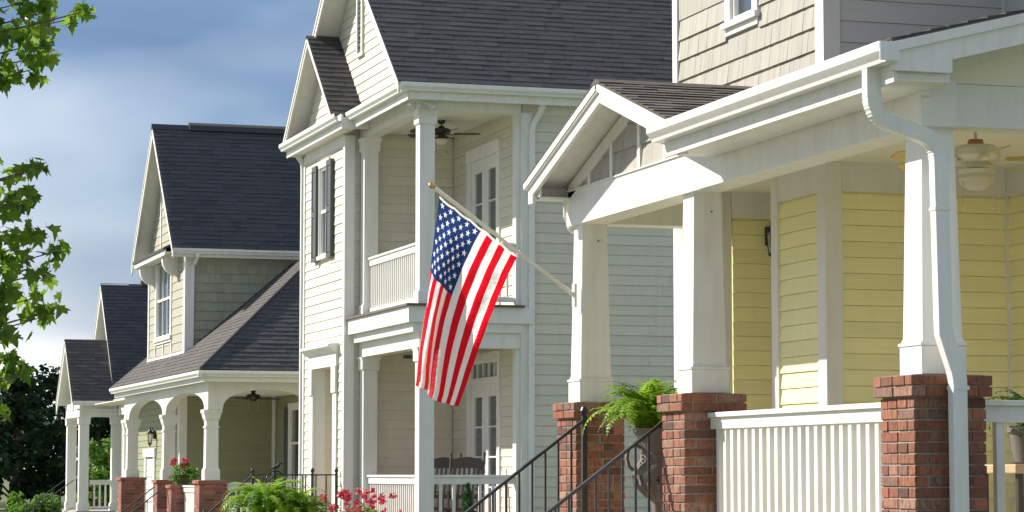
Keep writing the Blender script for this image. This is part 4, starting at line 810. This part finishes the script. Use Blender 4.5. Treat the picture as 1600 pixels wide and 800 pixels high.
# ------------------------------------------------------------------ fans, lanterns, lamps
def fan(label, x, y, zc, drop, rad, body, blade, globe, a0, n=5, sc=1., neck=None, chains=True, kit=True):
    t = thing('ceiling_fan', label, 'fan', (x, y, zc)); zm = zc - drop
    MB().lathe((x, y, zc), [(0, 0), (.075 * sc, 0), (.07 * sc, -.03 * sc), (.045 * sc, -.06 * sc), (.015, -.065 * sc)], 20).build('canopy', body, t, smooth=True)
    MB().tube([(x, y, zc - .06 * sc), (x, y, zm + .05)], .012, 10).build('rod', body, t)
    MB().lathe((x, y, zm), [(.02, .09 * sc), (.05 * sc, .088 * sc), (.06 * sc, .05 * sc), (.03, .045 * sc)], 20).build('neck', neck or body, t, smooth=True)
    MB().lathe((x, y, zm), [(.03, .05 * sc), (.13 * sc, .045 * sc), (.165 * sc, .02 * sc), (.168 * sc, -.03 * sc), (.13 * sc, -.06 * sc), (.07 * sc, -.075 * sc), (.07 * sc, -.11 * sc), (.03, -.115 * sc)], 28).build('motor_housing', body, t, smooth=True)
    for k in range(n):
        a = a0 + 2 * math.pi * k / n; d = Vector((math.cos(a), math.sin(a), 0)); p = Vector((-d.y, d.x, 0)); C = Vector((x, y, zm - .055 * sc))
        tilt = Vector((0, 0, .02)); pts = []
        for r_, w_ in ((.2, .05), (.3, .062), (rad - .06, .068), (rad, .045)): pts.append((r_, w_))
        up = [C + d * r_ + p * w_ + tilt * (w_ / .06) for r_, w_ in pts]; dn = [C + d * r_ - p * w_ - tilt * (w_ / .06) for r_, w_ in pts][::-1]
        bl = MB().prism(up + dn, (0, 0, .008)).build('blade', blade, t)
        MB().bar([C + d * .1 * sc + Vector((0, 0, -.01)), C + d * .17 + Vector((0, 0, -.015)), C + d * .27 + Vector((0, 0, -.004))], p, .02, .006).build('blade_arm', body, bl)
    if kit:
        MB().lathe((x, y, zm - .11 * sc), [(.03, 0), (.12 * sc, -.01), (.125 * sc, -.04 * sc), (.11 * sc, -.045 * sc)], 24).build('light_fitter', body, t, smooth=True)
        MB().lathe((x, y, zm - .15 * sc), [(.118 * sc, 0), (.125 * sc, -.03 * sc), (.10 * sc, -.08 * sc), (.05 * sc, -.11 * sc), (0, -.118 * sc)], 24).build('light_globe', globe, t, smooth=True)
    if chains:
        for s in (-1, 1):
            c = MB().tube([(x + s * .11 * sc, y - .02, zm - .13 * sc), (x + s * .11 * sc, y - .02, zm - .37 * sc)], .0025, 5).build('pull_chain', GOLD, t)
            MB().lathe((x + s * .11 * sc, y - .02, zm - .39 * sc), [(0, -.012), (.008, 0), (0, .014)], 8).build('pull_knob', body, c)
    return t
fan('white ceiling fan with pale wooden blades under the yellow porch ceiling', 8.28, 15.72, 4.04, .24, .66, FANW, FANB, GLOBE, -.52, neck=COPPER)
fan('dark bronze ceiling fan with frosted globe on the upper porch of the cream house', 10.73, 37.8, 7.04, .16, .60, BRONZE, BRONZE, GLOBE, -.22, sc=.85, chains=True)
fan('dark ceiling fan without lamp on the lower porch of the cream house', 10.73, 37.8, 3.56, .14, .58, BRONZE, BRONZE, GLOBE, .3, sc=.7, chains=False, kit=False)
fan('black ceiling fan under the arched porch of the sage house', 10.95, 53.0, 3.36, .14, .58, IRON, IRON, GLOBE, .1, sc=.9, kit=False)
def lantern(label, x, y, z, wallp, sc=1.):
    """carriage lantern; z = centre of the glass, wallp = point on the wall"""
    t = thing('wall_lantern', label, 'lantern', (x, y, z - .2 * sc)); w_ = Vector(wallp)
    MB().lathe((x, y, z), [(.012 * sc, .20 * sc), (.02 * sc, .17 * sc), (.03 * sc, .155 * sc), (.085 * sc, .10 * sc), (.09 * sc, .085 * sc), (.06 * sc, .08 * sc)], 8).build('roof', IRON, t)
    MB().lathe((x, y, z), [(.058 * sc, .08 * sc), (.06 * sc, .03 * sc), (.045 * sc, -.11 * sc)], 8).build('glass', LGLASS, t)
    MB().lathe((x, y, z), [(.05 * sc, -.11 * sc), (.055 * sc, -.125 * sc), (.03 * sc, -.15 * sc), (.012 * sc, -.19 * sc), (0, -.2 * sc)], 8).build('base', IRON, t)
    for k in range(4):
        a = math.pi / 4 + k * math.pi / 2; c, s = math.cos(a), math.sin(a)
        MB().tube([(x + .062 * sc * c, y + .062 * sc * s, z + .08 * sc), (x + .062 * sc * c, y + .062 * sc * s, z), (x + .047 * sc * c, y + .047 * sc * s, z - .115 * sc)], .006 * sc, 5).build('cage_bar', IRON, t)
    MB().tube([w_, (w_ + Vector((x, y, z + .24 * sc))) / 2 + Vector((0, 0, .05 * sc)), (x, y, z + .23 * sc), (x, y, z + .18 * sc)], .009 * sc, 6).build('arm', IRON, t)
    MB().box(w_.x - .045 * sc, w_.x + .045 * sc, w_.y - .012, w_.y + .012, w_.z - .09 * sc, w_.z + .09 * sc).build('wall_plate', IRON, t, bevel=.004)
lantern('black wall lantern half hidden beside the yellow entry alcove', 8.755, 20.34, 3.60, (8.80, 20.525, 3.66), .9)
lantern('small black carriage lantern on the sage wall beside a white door', 10.14, 61.2, 2.46, (10.262, 61.2, 2.52), 1.1)
cl = thing('ceiling_light', 'shallow dome light on the yellow porch ceiling near the entry', 'light', (7.75, 18.5, 4.04))
MB().lathe((7.75, 18.5, 4.04), [(0, 0), (.11, 0), (.115, -.02), (.10, -.025)], 20).build('base', BRONZE, cl, smooth=True); MB().lathe((7.75, 18.5, 4.018), [(.10, 0), (.085, -.035), (.04, -.055), (0, -.06)], 20).build('dome', FANB, cl, smooth=True)
fl_ = thing('flood_light', 'twin floodlight with two bulbs under the eave corner of the cream house', 'light', (9.86, 35.98, 7.1))
MB().lathe((9.87, 35.90, 7.141), [(0, 0), (.06, 0), (.06, -.09), (.02, -.10)], 14).build('base', GUT, fl_)
for dx, dy in ((-.14, -.05), (.16, -.08)):
    A = Vector((9.87, 35.90, 7.05)); D = Vector((dx, dy, -.13)).normalized(); B = A + Vector((dx * .6, dy, -.05))
    arm = MB().tube([A, A + (B - A) * .5 + Vector((0, 0, -.02)), B], .013, 8).build('arm', GUT, fl_); prof = [(.026, 0), (.034, .03), (.05, .07), (.075, .12), (.075, .128)]
    MB().tube([B + D * h for r_, h in prof], [r_ for r_, h in prof], 14).build('bulb', LENS, fl_, smooth=True)
# ------------------------------------------------------------------ rocking chairs, porch furniture
def rocker(label, x, y, z, rot):
    t = thing('rocking_chair', label, 'chair', (0, 0, 0), 'black rocking chairs on the cream house porch'); P = []
    def part(name, mb): P.append(mb.build(name, WOOD, t)); return P[-1]
    for s in (-.26, .26):
        part('rocker', MB().bar([(-.45, s, .075), (-.25, s, .03), (0, s, .018), (.3, s, .035), (.55, s, .10)], (0, 1, 0), .016, .018))
        part('leg', MB().tube([(-.26, s, .03), (-.27, s, .35), (-.28, s, .66)], [.018, .022, .018], 8))
        bp_ = part('back_post', MB().tube([(.22, s, .03), (.24, s, .42), (.32, s, .9), (.40, s, 1.2)], [.02, .024, .022, .018], 8))
        MB().lathe((.405, s, 1.2), [(.012, 0), (.024, .02), (.018, .05), (0, .06)], 8).build('knob', WOOD, bp_)
        part('arm', MB().bar([(-.34, s, .67), (.0, s, .66), (.28, s, .665)], (0, 1, 0), .04, .011))
    part('seat', MB().prism([(-.3, -.27, .40), (-.3, .27, .40), (.25, .24, .37), (.25, -.24, .37)], (0, 0, .035)))
    for z0, h, b in ((1.02, .12, .05), (.56, .06, 0)):
        n = 8; pts = [(.325 + (z0 - .9) * .25, -.24 + .48 * k / n, z0 + h + b * math.sin(math.pi * k / n)) for k in range(n + 1)] + [(.32 + (z0 - .9) * .25, .24, z0), (.32 + (z0 - .9) * .25, -.24, z0)]
        part('back_rail', MB().prism(pts, (.022, 0, 0)))
    for k in range(6): s = -.19 + k * .076; part('slat', MB().bar([(.262, s, .6), (.325, s, .9), (.357, s, 1.05)], (0, 1, 0), .016, .007))
    for zz in (.2, .3): part('stretcher', MB().tube([(-.265, -.26, zz), (-.265, .26, zz)], .012, 6))
    for zz in (.22,): part('stretcher', MB().tube([(.23, -.26, zz), (.23, .26, zz)], .012, 6))
    t.location = (x, y, z); t.rotation_euler = (0, 0, rot)
rocker('black wooden rocking chair in front of the lower french doors', 10.75, 36.78, .66, math.radians(58))
rocker('black wooden rocking chair partly hidden behind the corner porch post', 10.62, 37.75, .66, math.radians(50))
pc = thing('armchair', 'tan wicker armchair on the yellow porch behind the railing', 'chair', (9.35, 15.4, 1.02))
MB().box(9.05, 9.65, 15.1, 15.7, 1.3, 1.42).build('seat', TABLE, pc, bevel=.02); MB().box(9.58, 9.68, 15.1, 15.7, 1.42, 1.95).build('backrest', TABLE, pc, bevel=.03)
for y in (15.06, 15.66): MB().box(9.05, 9.62, y, y + .08, 1.42, 1.66).build('arm', TABLE, pc, bevel=.02)
for x in (9.08, 9.6):
    for y in (15.13, 15.67): MB().tube([(x, y, 1.02), (x, y, 1.3)], .022, 8).build('leg', TABLE, pc)
cu = MB().frus((9.3, 15.38), 1.425, 1.70, .10, .24, .05, .19).build('cushion', CUSH, None, bevel=.04); tag(cu, 'plump red cushion propped on the tan wicker armchair', 'cushion')
ta = thing('side_table', 'low tan wooden table behind the porch railing', 'table', (8.42, 15.2, 1.02))
MB().box(8.1, 8.75, 14.9, 15.5, 1.60, 1.66).build('table_top', TABLE, ta, bevel=.008)
for x in (8.16, 8.69):
    for y in (14.96, 15.44): MB().box(x - .02, x + .02, y - .02, y + .02, 1.02, 1.6).build('leg', WOOD, ta)
# ------------------------------------------------------------------ plants
def frond_mesh(name, mat, length, width, n, curl, rr):
    mb = MB(); P = Vector((0, 0, 0)); a = math.radians(72); pts = [P.copy()]; seg = length / n
    for i in range(n):
        P = P + Vector((math.cos(a), 0, math.sin(a))) * seg; a -= curl / n * (1 + .8 * i / n); pts.append(P.copy())
    for i in range(1, n):
        p = pts[i]; f = i / n; w = width * (math.sin(math.pi * min(1, .12 + f * .9)) ** .7) * (1 - f * .35); tdir = (pts[i + 1] - pts[i - 1]).normalized()
        for s in (-1, 1):
            tip = p + Vector((0, s * w, -.25 * w)) + tdir * (.35 * w) + Vector((0, 0, rr.uniform(-.01, .01))); h = tdir * seg * .52
            mb.add([p - h * .8, p + h * .8, tip + h * .15, tip - h * .4], [(0, 1, 2, 3)])
    mb.tube(pts, [.004 * (1 - .8 * i / n) for i in range(len(pts))], 4)
    return mb.mesh(name, mat, rec=False)
def fern(label, x, y, z, n, length, mat, name='fern', seed=1, up=0., width=.055, group=None, curl=1.):
    rr = random.Random(seed); t = thing(name, label, 'fern', (x, y, z), group)
    ms = [frond_mesh('frond', mat, length * l, width * l, 22, c * curl, rr) for l, c in ((1, 1.9), (.85, 1.5), (1.1, 2.3), (.7, 1.1))]
    for k in range(n):
        o = link(rr.choice(ms), 'frond', t); o.matrix_parent_inverse = Matrix.Identity(4)
        o.location = (rr.uniform(-.05, .05), rr.uniform(-.05, .05), rr.uniform(-.02, .03)); o.rotation_euler = (rr.uniform(-.3, .3), rr.uniform(-.25, .55) - up, 2 * math.pi * (k + rr.random()) / n * 3); s = rr.uniform(.7, 1.12); o.scale = (s, s, s)
    return t
ur = thing('urn', 'weathered grey-brown stone urn with handles on the porch beside the middle pier', 'planter', (7.10, 18.78, 1.02))
UXY = (7.10, 18.78, 1.02)
MB().lathe(UXY, [(0, 0), (.16, 0), (.16, .09), (.12, .11), (.07, .18), (.05, .28), (.055, .36), (.11, .42), (.18, .50), (.20, .58), (.185, .64), (.15, .68), (.14, .76), (.155, .84), (.20, .90), (.205, .93), (.17, .93), (.14, .86), (0, .86)], 28).build('body', URN, ur, smooth=True)
for k in range(16):
    a = 2 * math.pi * k / 16; MB().tube([(UXY[0] + r_ * math.cos(a), UXY[1] + r_ * math.sin(a), UXY[2] + h) for r_, h in ((.07, .38), (.115, .42), (.185, .50), (.203, .565))], [.008, .013, .02, .008], 6).build('gadroon', URN, ur, smooth=True)
for s in (-1, 1): MB().bar([(UXY[0] + s * r_, UXY[1], UXY[2] + h) for r_, h in ((.18, .62), (.22, .61), (.25, .64), (.265, .70), (.255, .76), (.225, .80), (.19, .81), (.15, .78))], (0, 1, 0), .014, .012).build('handle', URN, ur)
fern('bright green feathery fern spilling from the stone urn', 7.04, 18.84, 1.88, 170, .64, FERN, seed=3, up=.46, width=.075, curl=.9)
pp = thing('flower_pot', 'brown pot holding the dark fern on the yellow porch', 'pot', (8.05, 15.0, 1.66))
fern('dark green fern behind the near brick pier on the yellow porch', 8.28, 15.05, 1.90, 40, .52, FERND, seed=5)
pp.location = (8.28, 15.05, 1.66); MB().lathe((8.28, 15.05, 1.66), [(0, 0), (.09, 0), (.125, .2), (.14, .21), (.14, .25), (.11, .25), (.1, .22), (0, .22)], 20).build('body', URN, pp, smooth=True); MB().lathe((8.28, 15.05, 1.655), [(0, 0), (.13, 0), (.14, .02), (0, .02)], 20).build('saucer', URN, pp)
def quads(mb, c, rad, n, size, rr, flat=1., asp=.55, hang=0.):
    c = Vector(c)
    for _ in range(n):
        d = Vector((rr.gauss(0, 1), rr.gauss(0, 1), rr.gauss(0, 1))).normalized() * (rr.random() ** .45); p = c + Vector((d.x * rad[0], d.y * rad[1], d.z * rad[2]))
        a = Vector((rr.gauss(0, 1), rr.gauss(0, 1), rr.gauss(0, .6) - hang)).normalized(); b = a.cross(Vector((rr.gauss(0, 1), rr.gauss(0, 1), rr.gauss(0, 1)))).normalized(); s = size * rr.uniform(.6, 1.3)
        mb.add([p - a * s * .5, p + b * s * asp * .5 + a * s * .05, p + a * s * .55, p - b * s * asp * .5 + a * s * .05], [(0, 1, 2, 3)])
def shrub(label, x, y, base, cl, mat, size, n, seed, name='shrub', cat='shrub', stem=True, z=0):
    rr = random.Random(seed); t = thing(name, label, cat, (x, y, z)); mb = MB()
    for cx, cy, cz, r_ in cl: quads(mb, (x + cx, y + cy, z + cz), (r_, r_, r_ * .85), n, size, rr)
    mb.build('foliage', mat, t, rec=False)
    if stem:
        for k, (cx, cy, cz, r_) in enumerate(cl): MB().tube([(x + cx * .15, y + cy * .15, z), (x + cx * .5, y + cy * .6, z + cz * .5), (x + cx, y + cy, z + cz)], [.02, .014, .006], 6).build('stem', TWIG, t)
    return t
rr = random.Random(11)
fern('bright lime green clump of tall fern fronds at the foot of the cream house stoop', 8.22, 38.75, .90, 130, 1.05, FERN, 'fern_clump', 9, .35, .11)
fern('lower lime green fern fronds beside the taller clump by the stoop', 8.66, 38.6, .82, 90, .95, FERN, 'fern_clump', 12, .35, .10)
rb = shrub('rose bush with clustered red and pink blooms before the lower porch railing', 9.40, 37.35, 0, [(rr.uniform(-.35, .35), rr.uniform(-1.0, 1.0), rr.uniform(.4, 1.0), .24) for _ in range(20)], BUSH, .075, 90, 21, 'rose_bush', 'bush')
for k in range(70):
    p = (9.40 + rr.uniform(-.45, .35), 37.35 + rr.uniform(-1.2, 1.2), rr.uniform(.85, 1.36)); mb = MB(); quads(mb, p, (.055, .055, .045), 16, .055, rr, asp=.9); mb.build('bloom', ROSE, rb, rec=False)
cf = thing('dwarf_conifer', 'small cone shaped green conifer beside the lower porch railing', 'conifer', (10.42, 35.3, 0)); mb = MB()
for k in range(1500):
    h = rr.random() ** .75; r_ = .20 * (1 - h) ** .8 * (1 + .12 * math.sin(h * 40)) + .012; a = rr.uniform(0, 2 * math.pi); q = r_ * rr.uniform(.75, 1.05); quads(mb, (10.42 + q * math.cos(a), 35.3 + q * math.sin(a), .12 + 1.32 * h), (.01, .01, .01), 1, .075, rr, asp=.35, hang=-1.4)
mb.build('foliage', CONIF, cf, rec=False); MB().tube([(10.42, 35.3, 0), (10.42, 35.3, 1.3)], [.025, .006], 6).build('trunk', BARK, cf)
fp = thing('flower_pot', 'flower pot of red blooms on the short brick pier of the arched porch', 'pot', (9.36, 52.5, 1.37))
MB().lathe((9.36, 52.5, 1.37), [(0, 0), (.12, 0), (.17, .16), (.19, .16), (.19, .2), (.15, .2), (0, .18)], 18).build('pot', URN, fp, smooth=True)
mb = MB(); [quads(mb, (9.36 + rr.uniform(-.2, .28), 52.5 + rr.uniform(-.3, .3), 1.6 + rr.uniform(-.12, .16)), (.14, .14, .1), 80, .07, rr) for _ in range(9)]; mb.build('foliage', BUSH, fp, rec=False)
mb = MB(); [quads(mb, (9.30 + rr.uniform(-.15, .2), 52.5 + rr.uniform(-.2, .2), 1.82 + rr.uniform(-.05, .06)), (.05, .05, .04), 16, .06, rr, asp=.9) for _ in range(11)]; mb.build('blooms', ROSE, fp, rec=False, kind='stuff')
bo = thing('garden_ornament', 'iron garden hoop topped by a small dark bird', 'ornament', (8.5, 39.4, 0))
MB().tube([(8.36, 39.4, 0), (8.36, 39.4, 1.5)] + [(8.5 - .14 * math.cos(t_), 39.4, 1.5 + .14 * math.sin(t_)) for t_ in [math.pi * k / 12 for k in range(1, 12)]] + [(8.64, 39.4, 1.5), (8.64, 39.4, 1.2)], .012, 6).build('hoop', IRON, bo)
MB().tube([(8.40, 39.4, 1.66), (8.45, 39.4, 1.675), (8.50, 39.4, 1.695), (8.55, 39.4, 1.72), (8.565, 39.4, 1.755), (8.60, 39.4, 1.765), (8.63, 39.4, 1.755)], [.006, .016, .032, .035, .024, .022, .003], 8).build('bird', IRON, bo, smooth=True)
# ------------------------------------------------------------------ street maple reaching in from the left
def leaf_mesh(name, mat, seed):
    q = random.Random(seed); mb = MB(); half = [(0, -.5), (.06, -.38), (.30, -.42), (.24, -.26), (.50, -.06), (.36, .0), (.40, .22), (.20, .14), (.14, .30), (0, .56)]
    prof = half + [(-x, y) for x, y in half[-2:0:-1]]; f = q.uniform(-.2, .9); d = q.uniform(-.2, .9)
    pts = [(x * q.uniform(.9, 1.1), y, abs(x) * f - y * y * d) for x, y in prof]; n = len(pts)
    mb.add(pts + [(0, 0, 0)], [(i, (i + 1) % n, n) for i in range(n)]); mb.tube([(0, -.48, -.1), (0, -.66, -.06)], .012, 3)
    return mb.mesh(name, mat, rec=False)
MT = thing('maple_tree', 'leafy green maple whose branches reach in from the street edge', 'tree', (-.15, 15.2, 0))
MB().tube([(-.15, 15.2, 0), (-.13, 15.18, .5), (-.1, 15.2, 1.6), (-.12, 15.15, 3), (-.05, 15.2, 4.6), (-.1, 15.25, 6.2)], [.14, .11, .10, .085, .06, .02], 12).build('trunk', BARK, MT, smooth=True)
LM = [leaf_mesh('leaf', LEAFI, i) for i in range(5)]; lj = [leaf_mesh('leaf_cluster', LEAF, 20 + i) for i in range(5)]
q = random.Random(5); joined = MB(); singles = 0
def world(u, v, y): a = math.radians(17.438) + math.atan((u - 800) / 4000); return Vector((y * math.tan(a), y, 1.6 + (740 - v) * y / 3985))
def put_leaf(p, sz, single):
    global singles
    Rm = Matrix.Rotation(q.uniform(0, 2 * math.pi), 4, 'Z') @ Matrix.Rotation(math.radians(q.gauss(-48, 28)), 4, 'X') @ Matrix.Rotation(q.gauss(0, .5), 4, 'Y')
    if single and singles < 300:
        o = link(q.choice(LM), 'leaf', MT); o.matrix_parent_inverse = Matrix.Identity(4); o.matrix_basis = Matrix.Translation(p - Vector(MT.location)) @ Rm @ Matrix.Scale(sz, 4); singles += 1
    else:
        s = q.choice(lj); mm = Matrix.Translation(p) @ Rm @ Matrix.Scale(sz, 4); joined.add([mm @ v.co for v in s.vertices], [tuple(pp_.vertices) for pp_ in s.polygons])
# (u, v) of clusters seen at the frame edge give their bearings and heights; y is their real distance
CL = [(18, 12, 40, 26), (55, 25, 30, 18), (100, 32, 16, 7), (124, 18, 14, 7), (8, 62, 34, 20), (45, 75, 26, 14), (14, 110, 34, 20), (48, 112, 20, 9), (60, 92, 14, 6), (2, 135, 14, 6),
      (8, 285, 24, 12), (40, 275, 18, 8), (58, 266, 10, 4), (12, 325, 28, 15), (38, 318, 20, 9), (10, 372, 34, 22), (45, 385, 24, 13), (80, 398, 18, 8), (20, 425, 36, 24), (62, 430, 18, 8), (8, 470, 34, 22), (50, 470, 28, 14), (78, 488, 12, 5), (22, 505, 26, 12), (62, 500, 12, 4),
      (8, 560, 20, 9), (28, 592, 20, 9), (4, 600, 18, 8), (4, 645, 12, 4), (42, 585, 10, 3)]
for u, v, r_, n in CL:
    yy = 15.2 + q.uniform(-.8, .8); c = world(u, v, yy); rm = r_ * .0038
    z0 = c.z - .35 - .25 * abs(c.x + .1); a = Vector((-.1, 15.2, max(1.5, z0))); m = a.lerp(c, .55) + Vector((0, q.uniform(-.1, .1), .12))
    MB().tube([a, m, a.lerp(c, .85) + Vector((0, 0, .03)), c], [.022, .012, .006, .003], 5).build('branch', TWIG, MT)
    for f_ in range(26):
        p_ = a.lerp(m, q.uniform(.35, 1)) if f_ % 2 else m.lerp(c, q.uniform(0, .55)); put_leaf(p_ + Vector((q.gauss(0, .10), q.gauss(0, .16), q.gauss(0, .09))), q.uniform(.07, .12), False)
    for k in range(int(n * 1.0 + 1)):
        d = Vector((q.gauss(0, .55), q.gauss(0, .8), q.gauss(0, .5))) * rm * 1.1; put_leaf(c + d, q.uniform(.07, .125), True)
for k in range(95):   # the rest of the crown
    a = q.uniform(0, 2 * math.pi); h = q.random(); zz = 2.3 + 4.6 * h; rad = 1.75 * math.sin(math.pi * min(.97, .2 + .72 * h)) * q.uniform(.5, 1); c = Vector((-.15 + rad * math.cos(a), 15.2 + rad * math.sin(a), zz))
    if c.x > 1.1 and c.y < 17: c.x = 1.1 - q.random() * .5
    b = Vector((-.1, 15.2, max(1.5, zz - .5 - .2 * rad))); MB().tube([b, b.lerp(c, .6) + Vector((0, 0, .1)), c], [.02, .011, .003], 5).build('branch', TWIG, MT)
    for _ in range(24): put_leaf(b.lerp(c, q.uniform(.35, 1)) + Vector((q.gauss(0, .12), q.gauss(0, .12), q.gauss(0, .1))), q.uniform(.07, .12), False)
    for _ in range(42): put_leaf(c + Vector((q.gauss(0, .22), q.gauss(0, .22), q.gauss(0, .17))), q.uniform(.08, .13), False)
joined.build('leaves', LEAF, MT, rec=False, kind='stuff')
# ------------------------------------------------------------------ woods and shrubs beyond the last house
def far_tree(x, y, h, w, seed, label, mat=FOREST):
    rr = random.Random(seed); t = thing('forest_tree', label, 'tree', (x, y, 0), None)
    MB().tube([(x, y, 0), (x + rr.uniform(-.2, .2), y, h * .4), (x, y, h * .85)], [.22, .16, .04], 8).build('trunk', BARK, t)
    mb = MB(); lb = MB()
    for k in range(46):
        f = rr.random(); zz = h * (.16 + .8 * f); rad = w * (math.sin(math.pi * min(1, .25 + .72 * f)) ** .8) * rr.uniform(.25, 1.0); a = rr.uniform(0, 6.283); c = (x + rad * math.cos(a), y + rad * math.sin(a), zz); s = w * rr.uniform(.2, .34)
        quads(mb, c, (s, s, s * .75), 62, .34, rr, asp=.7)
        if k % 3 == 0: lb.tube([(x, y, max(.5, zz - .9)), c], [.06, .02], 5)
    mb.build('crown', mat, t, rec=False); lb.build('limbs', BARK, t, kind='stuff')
rr = random.Random(77)
spots = [(7.5, 128, 7.4, 2.6), (11.2, 132, 8.0, 2.7), (14.6, 126, 8.2, 2.6), (17.5, 135, 9.2, 3.2), (9.5, 142, 8.2, 3.0), (13.5, 146, 8.8, 3.1), (20.5, 128, 8.6, 2.8), (23.5, 138, 9.0, 3.2), (4.5, 138, 7.6, 2.8), (27, 132, 9, 3.2), (12.6, 112, 6.0, 2.2), (16.2, 112, 6.8, 2.3), (9.3, 116, 5.6, 2.1)]
words = ['broad dark', 'rounded dense', 'tall shadowed', 'tallest pointed', 'bushy low-branched', 'spreading heavy', 'narrow leafy', 'large domed', 'short wide', 'ragged topped', 'low full', 'slim upright', 'small dense']
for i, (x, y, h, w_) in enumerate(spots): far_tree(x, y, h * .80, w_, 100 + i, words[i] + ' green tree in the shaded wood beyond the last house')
shrub('bright green rounded shrub at the edge of the wood beyond the far porch', 10.75, 88, 0, [(rr.uniform(-.75, .75), rr.uniform(-.6, .6), rr.uniform(.3, .75), .32) for _ in range(14)], BUSH, .16, 130, 31)
shrub('taller leafy green shrub behind the columns of the far house', 13.35, 92, 0, [(rr.uniform(-.45, .5), rr.uniform(-.6, .6), rr.uniform(.5, 2.7), .4) for _ in range(18)], BUSH, .18, 140, 32)
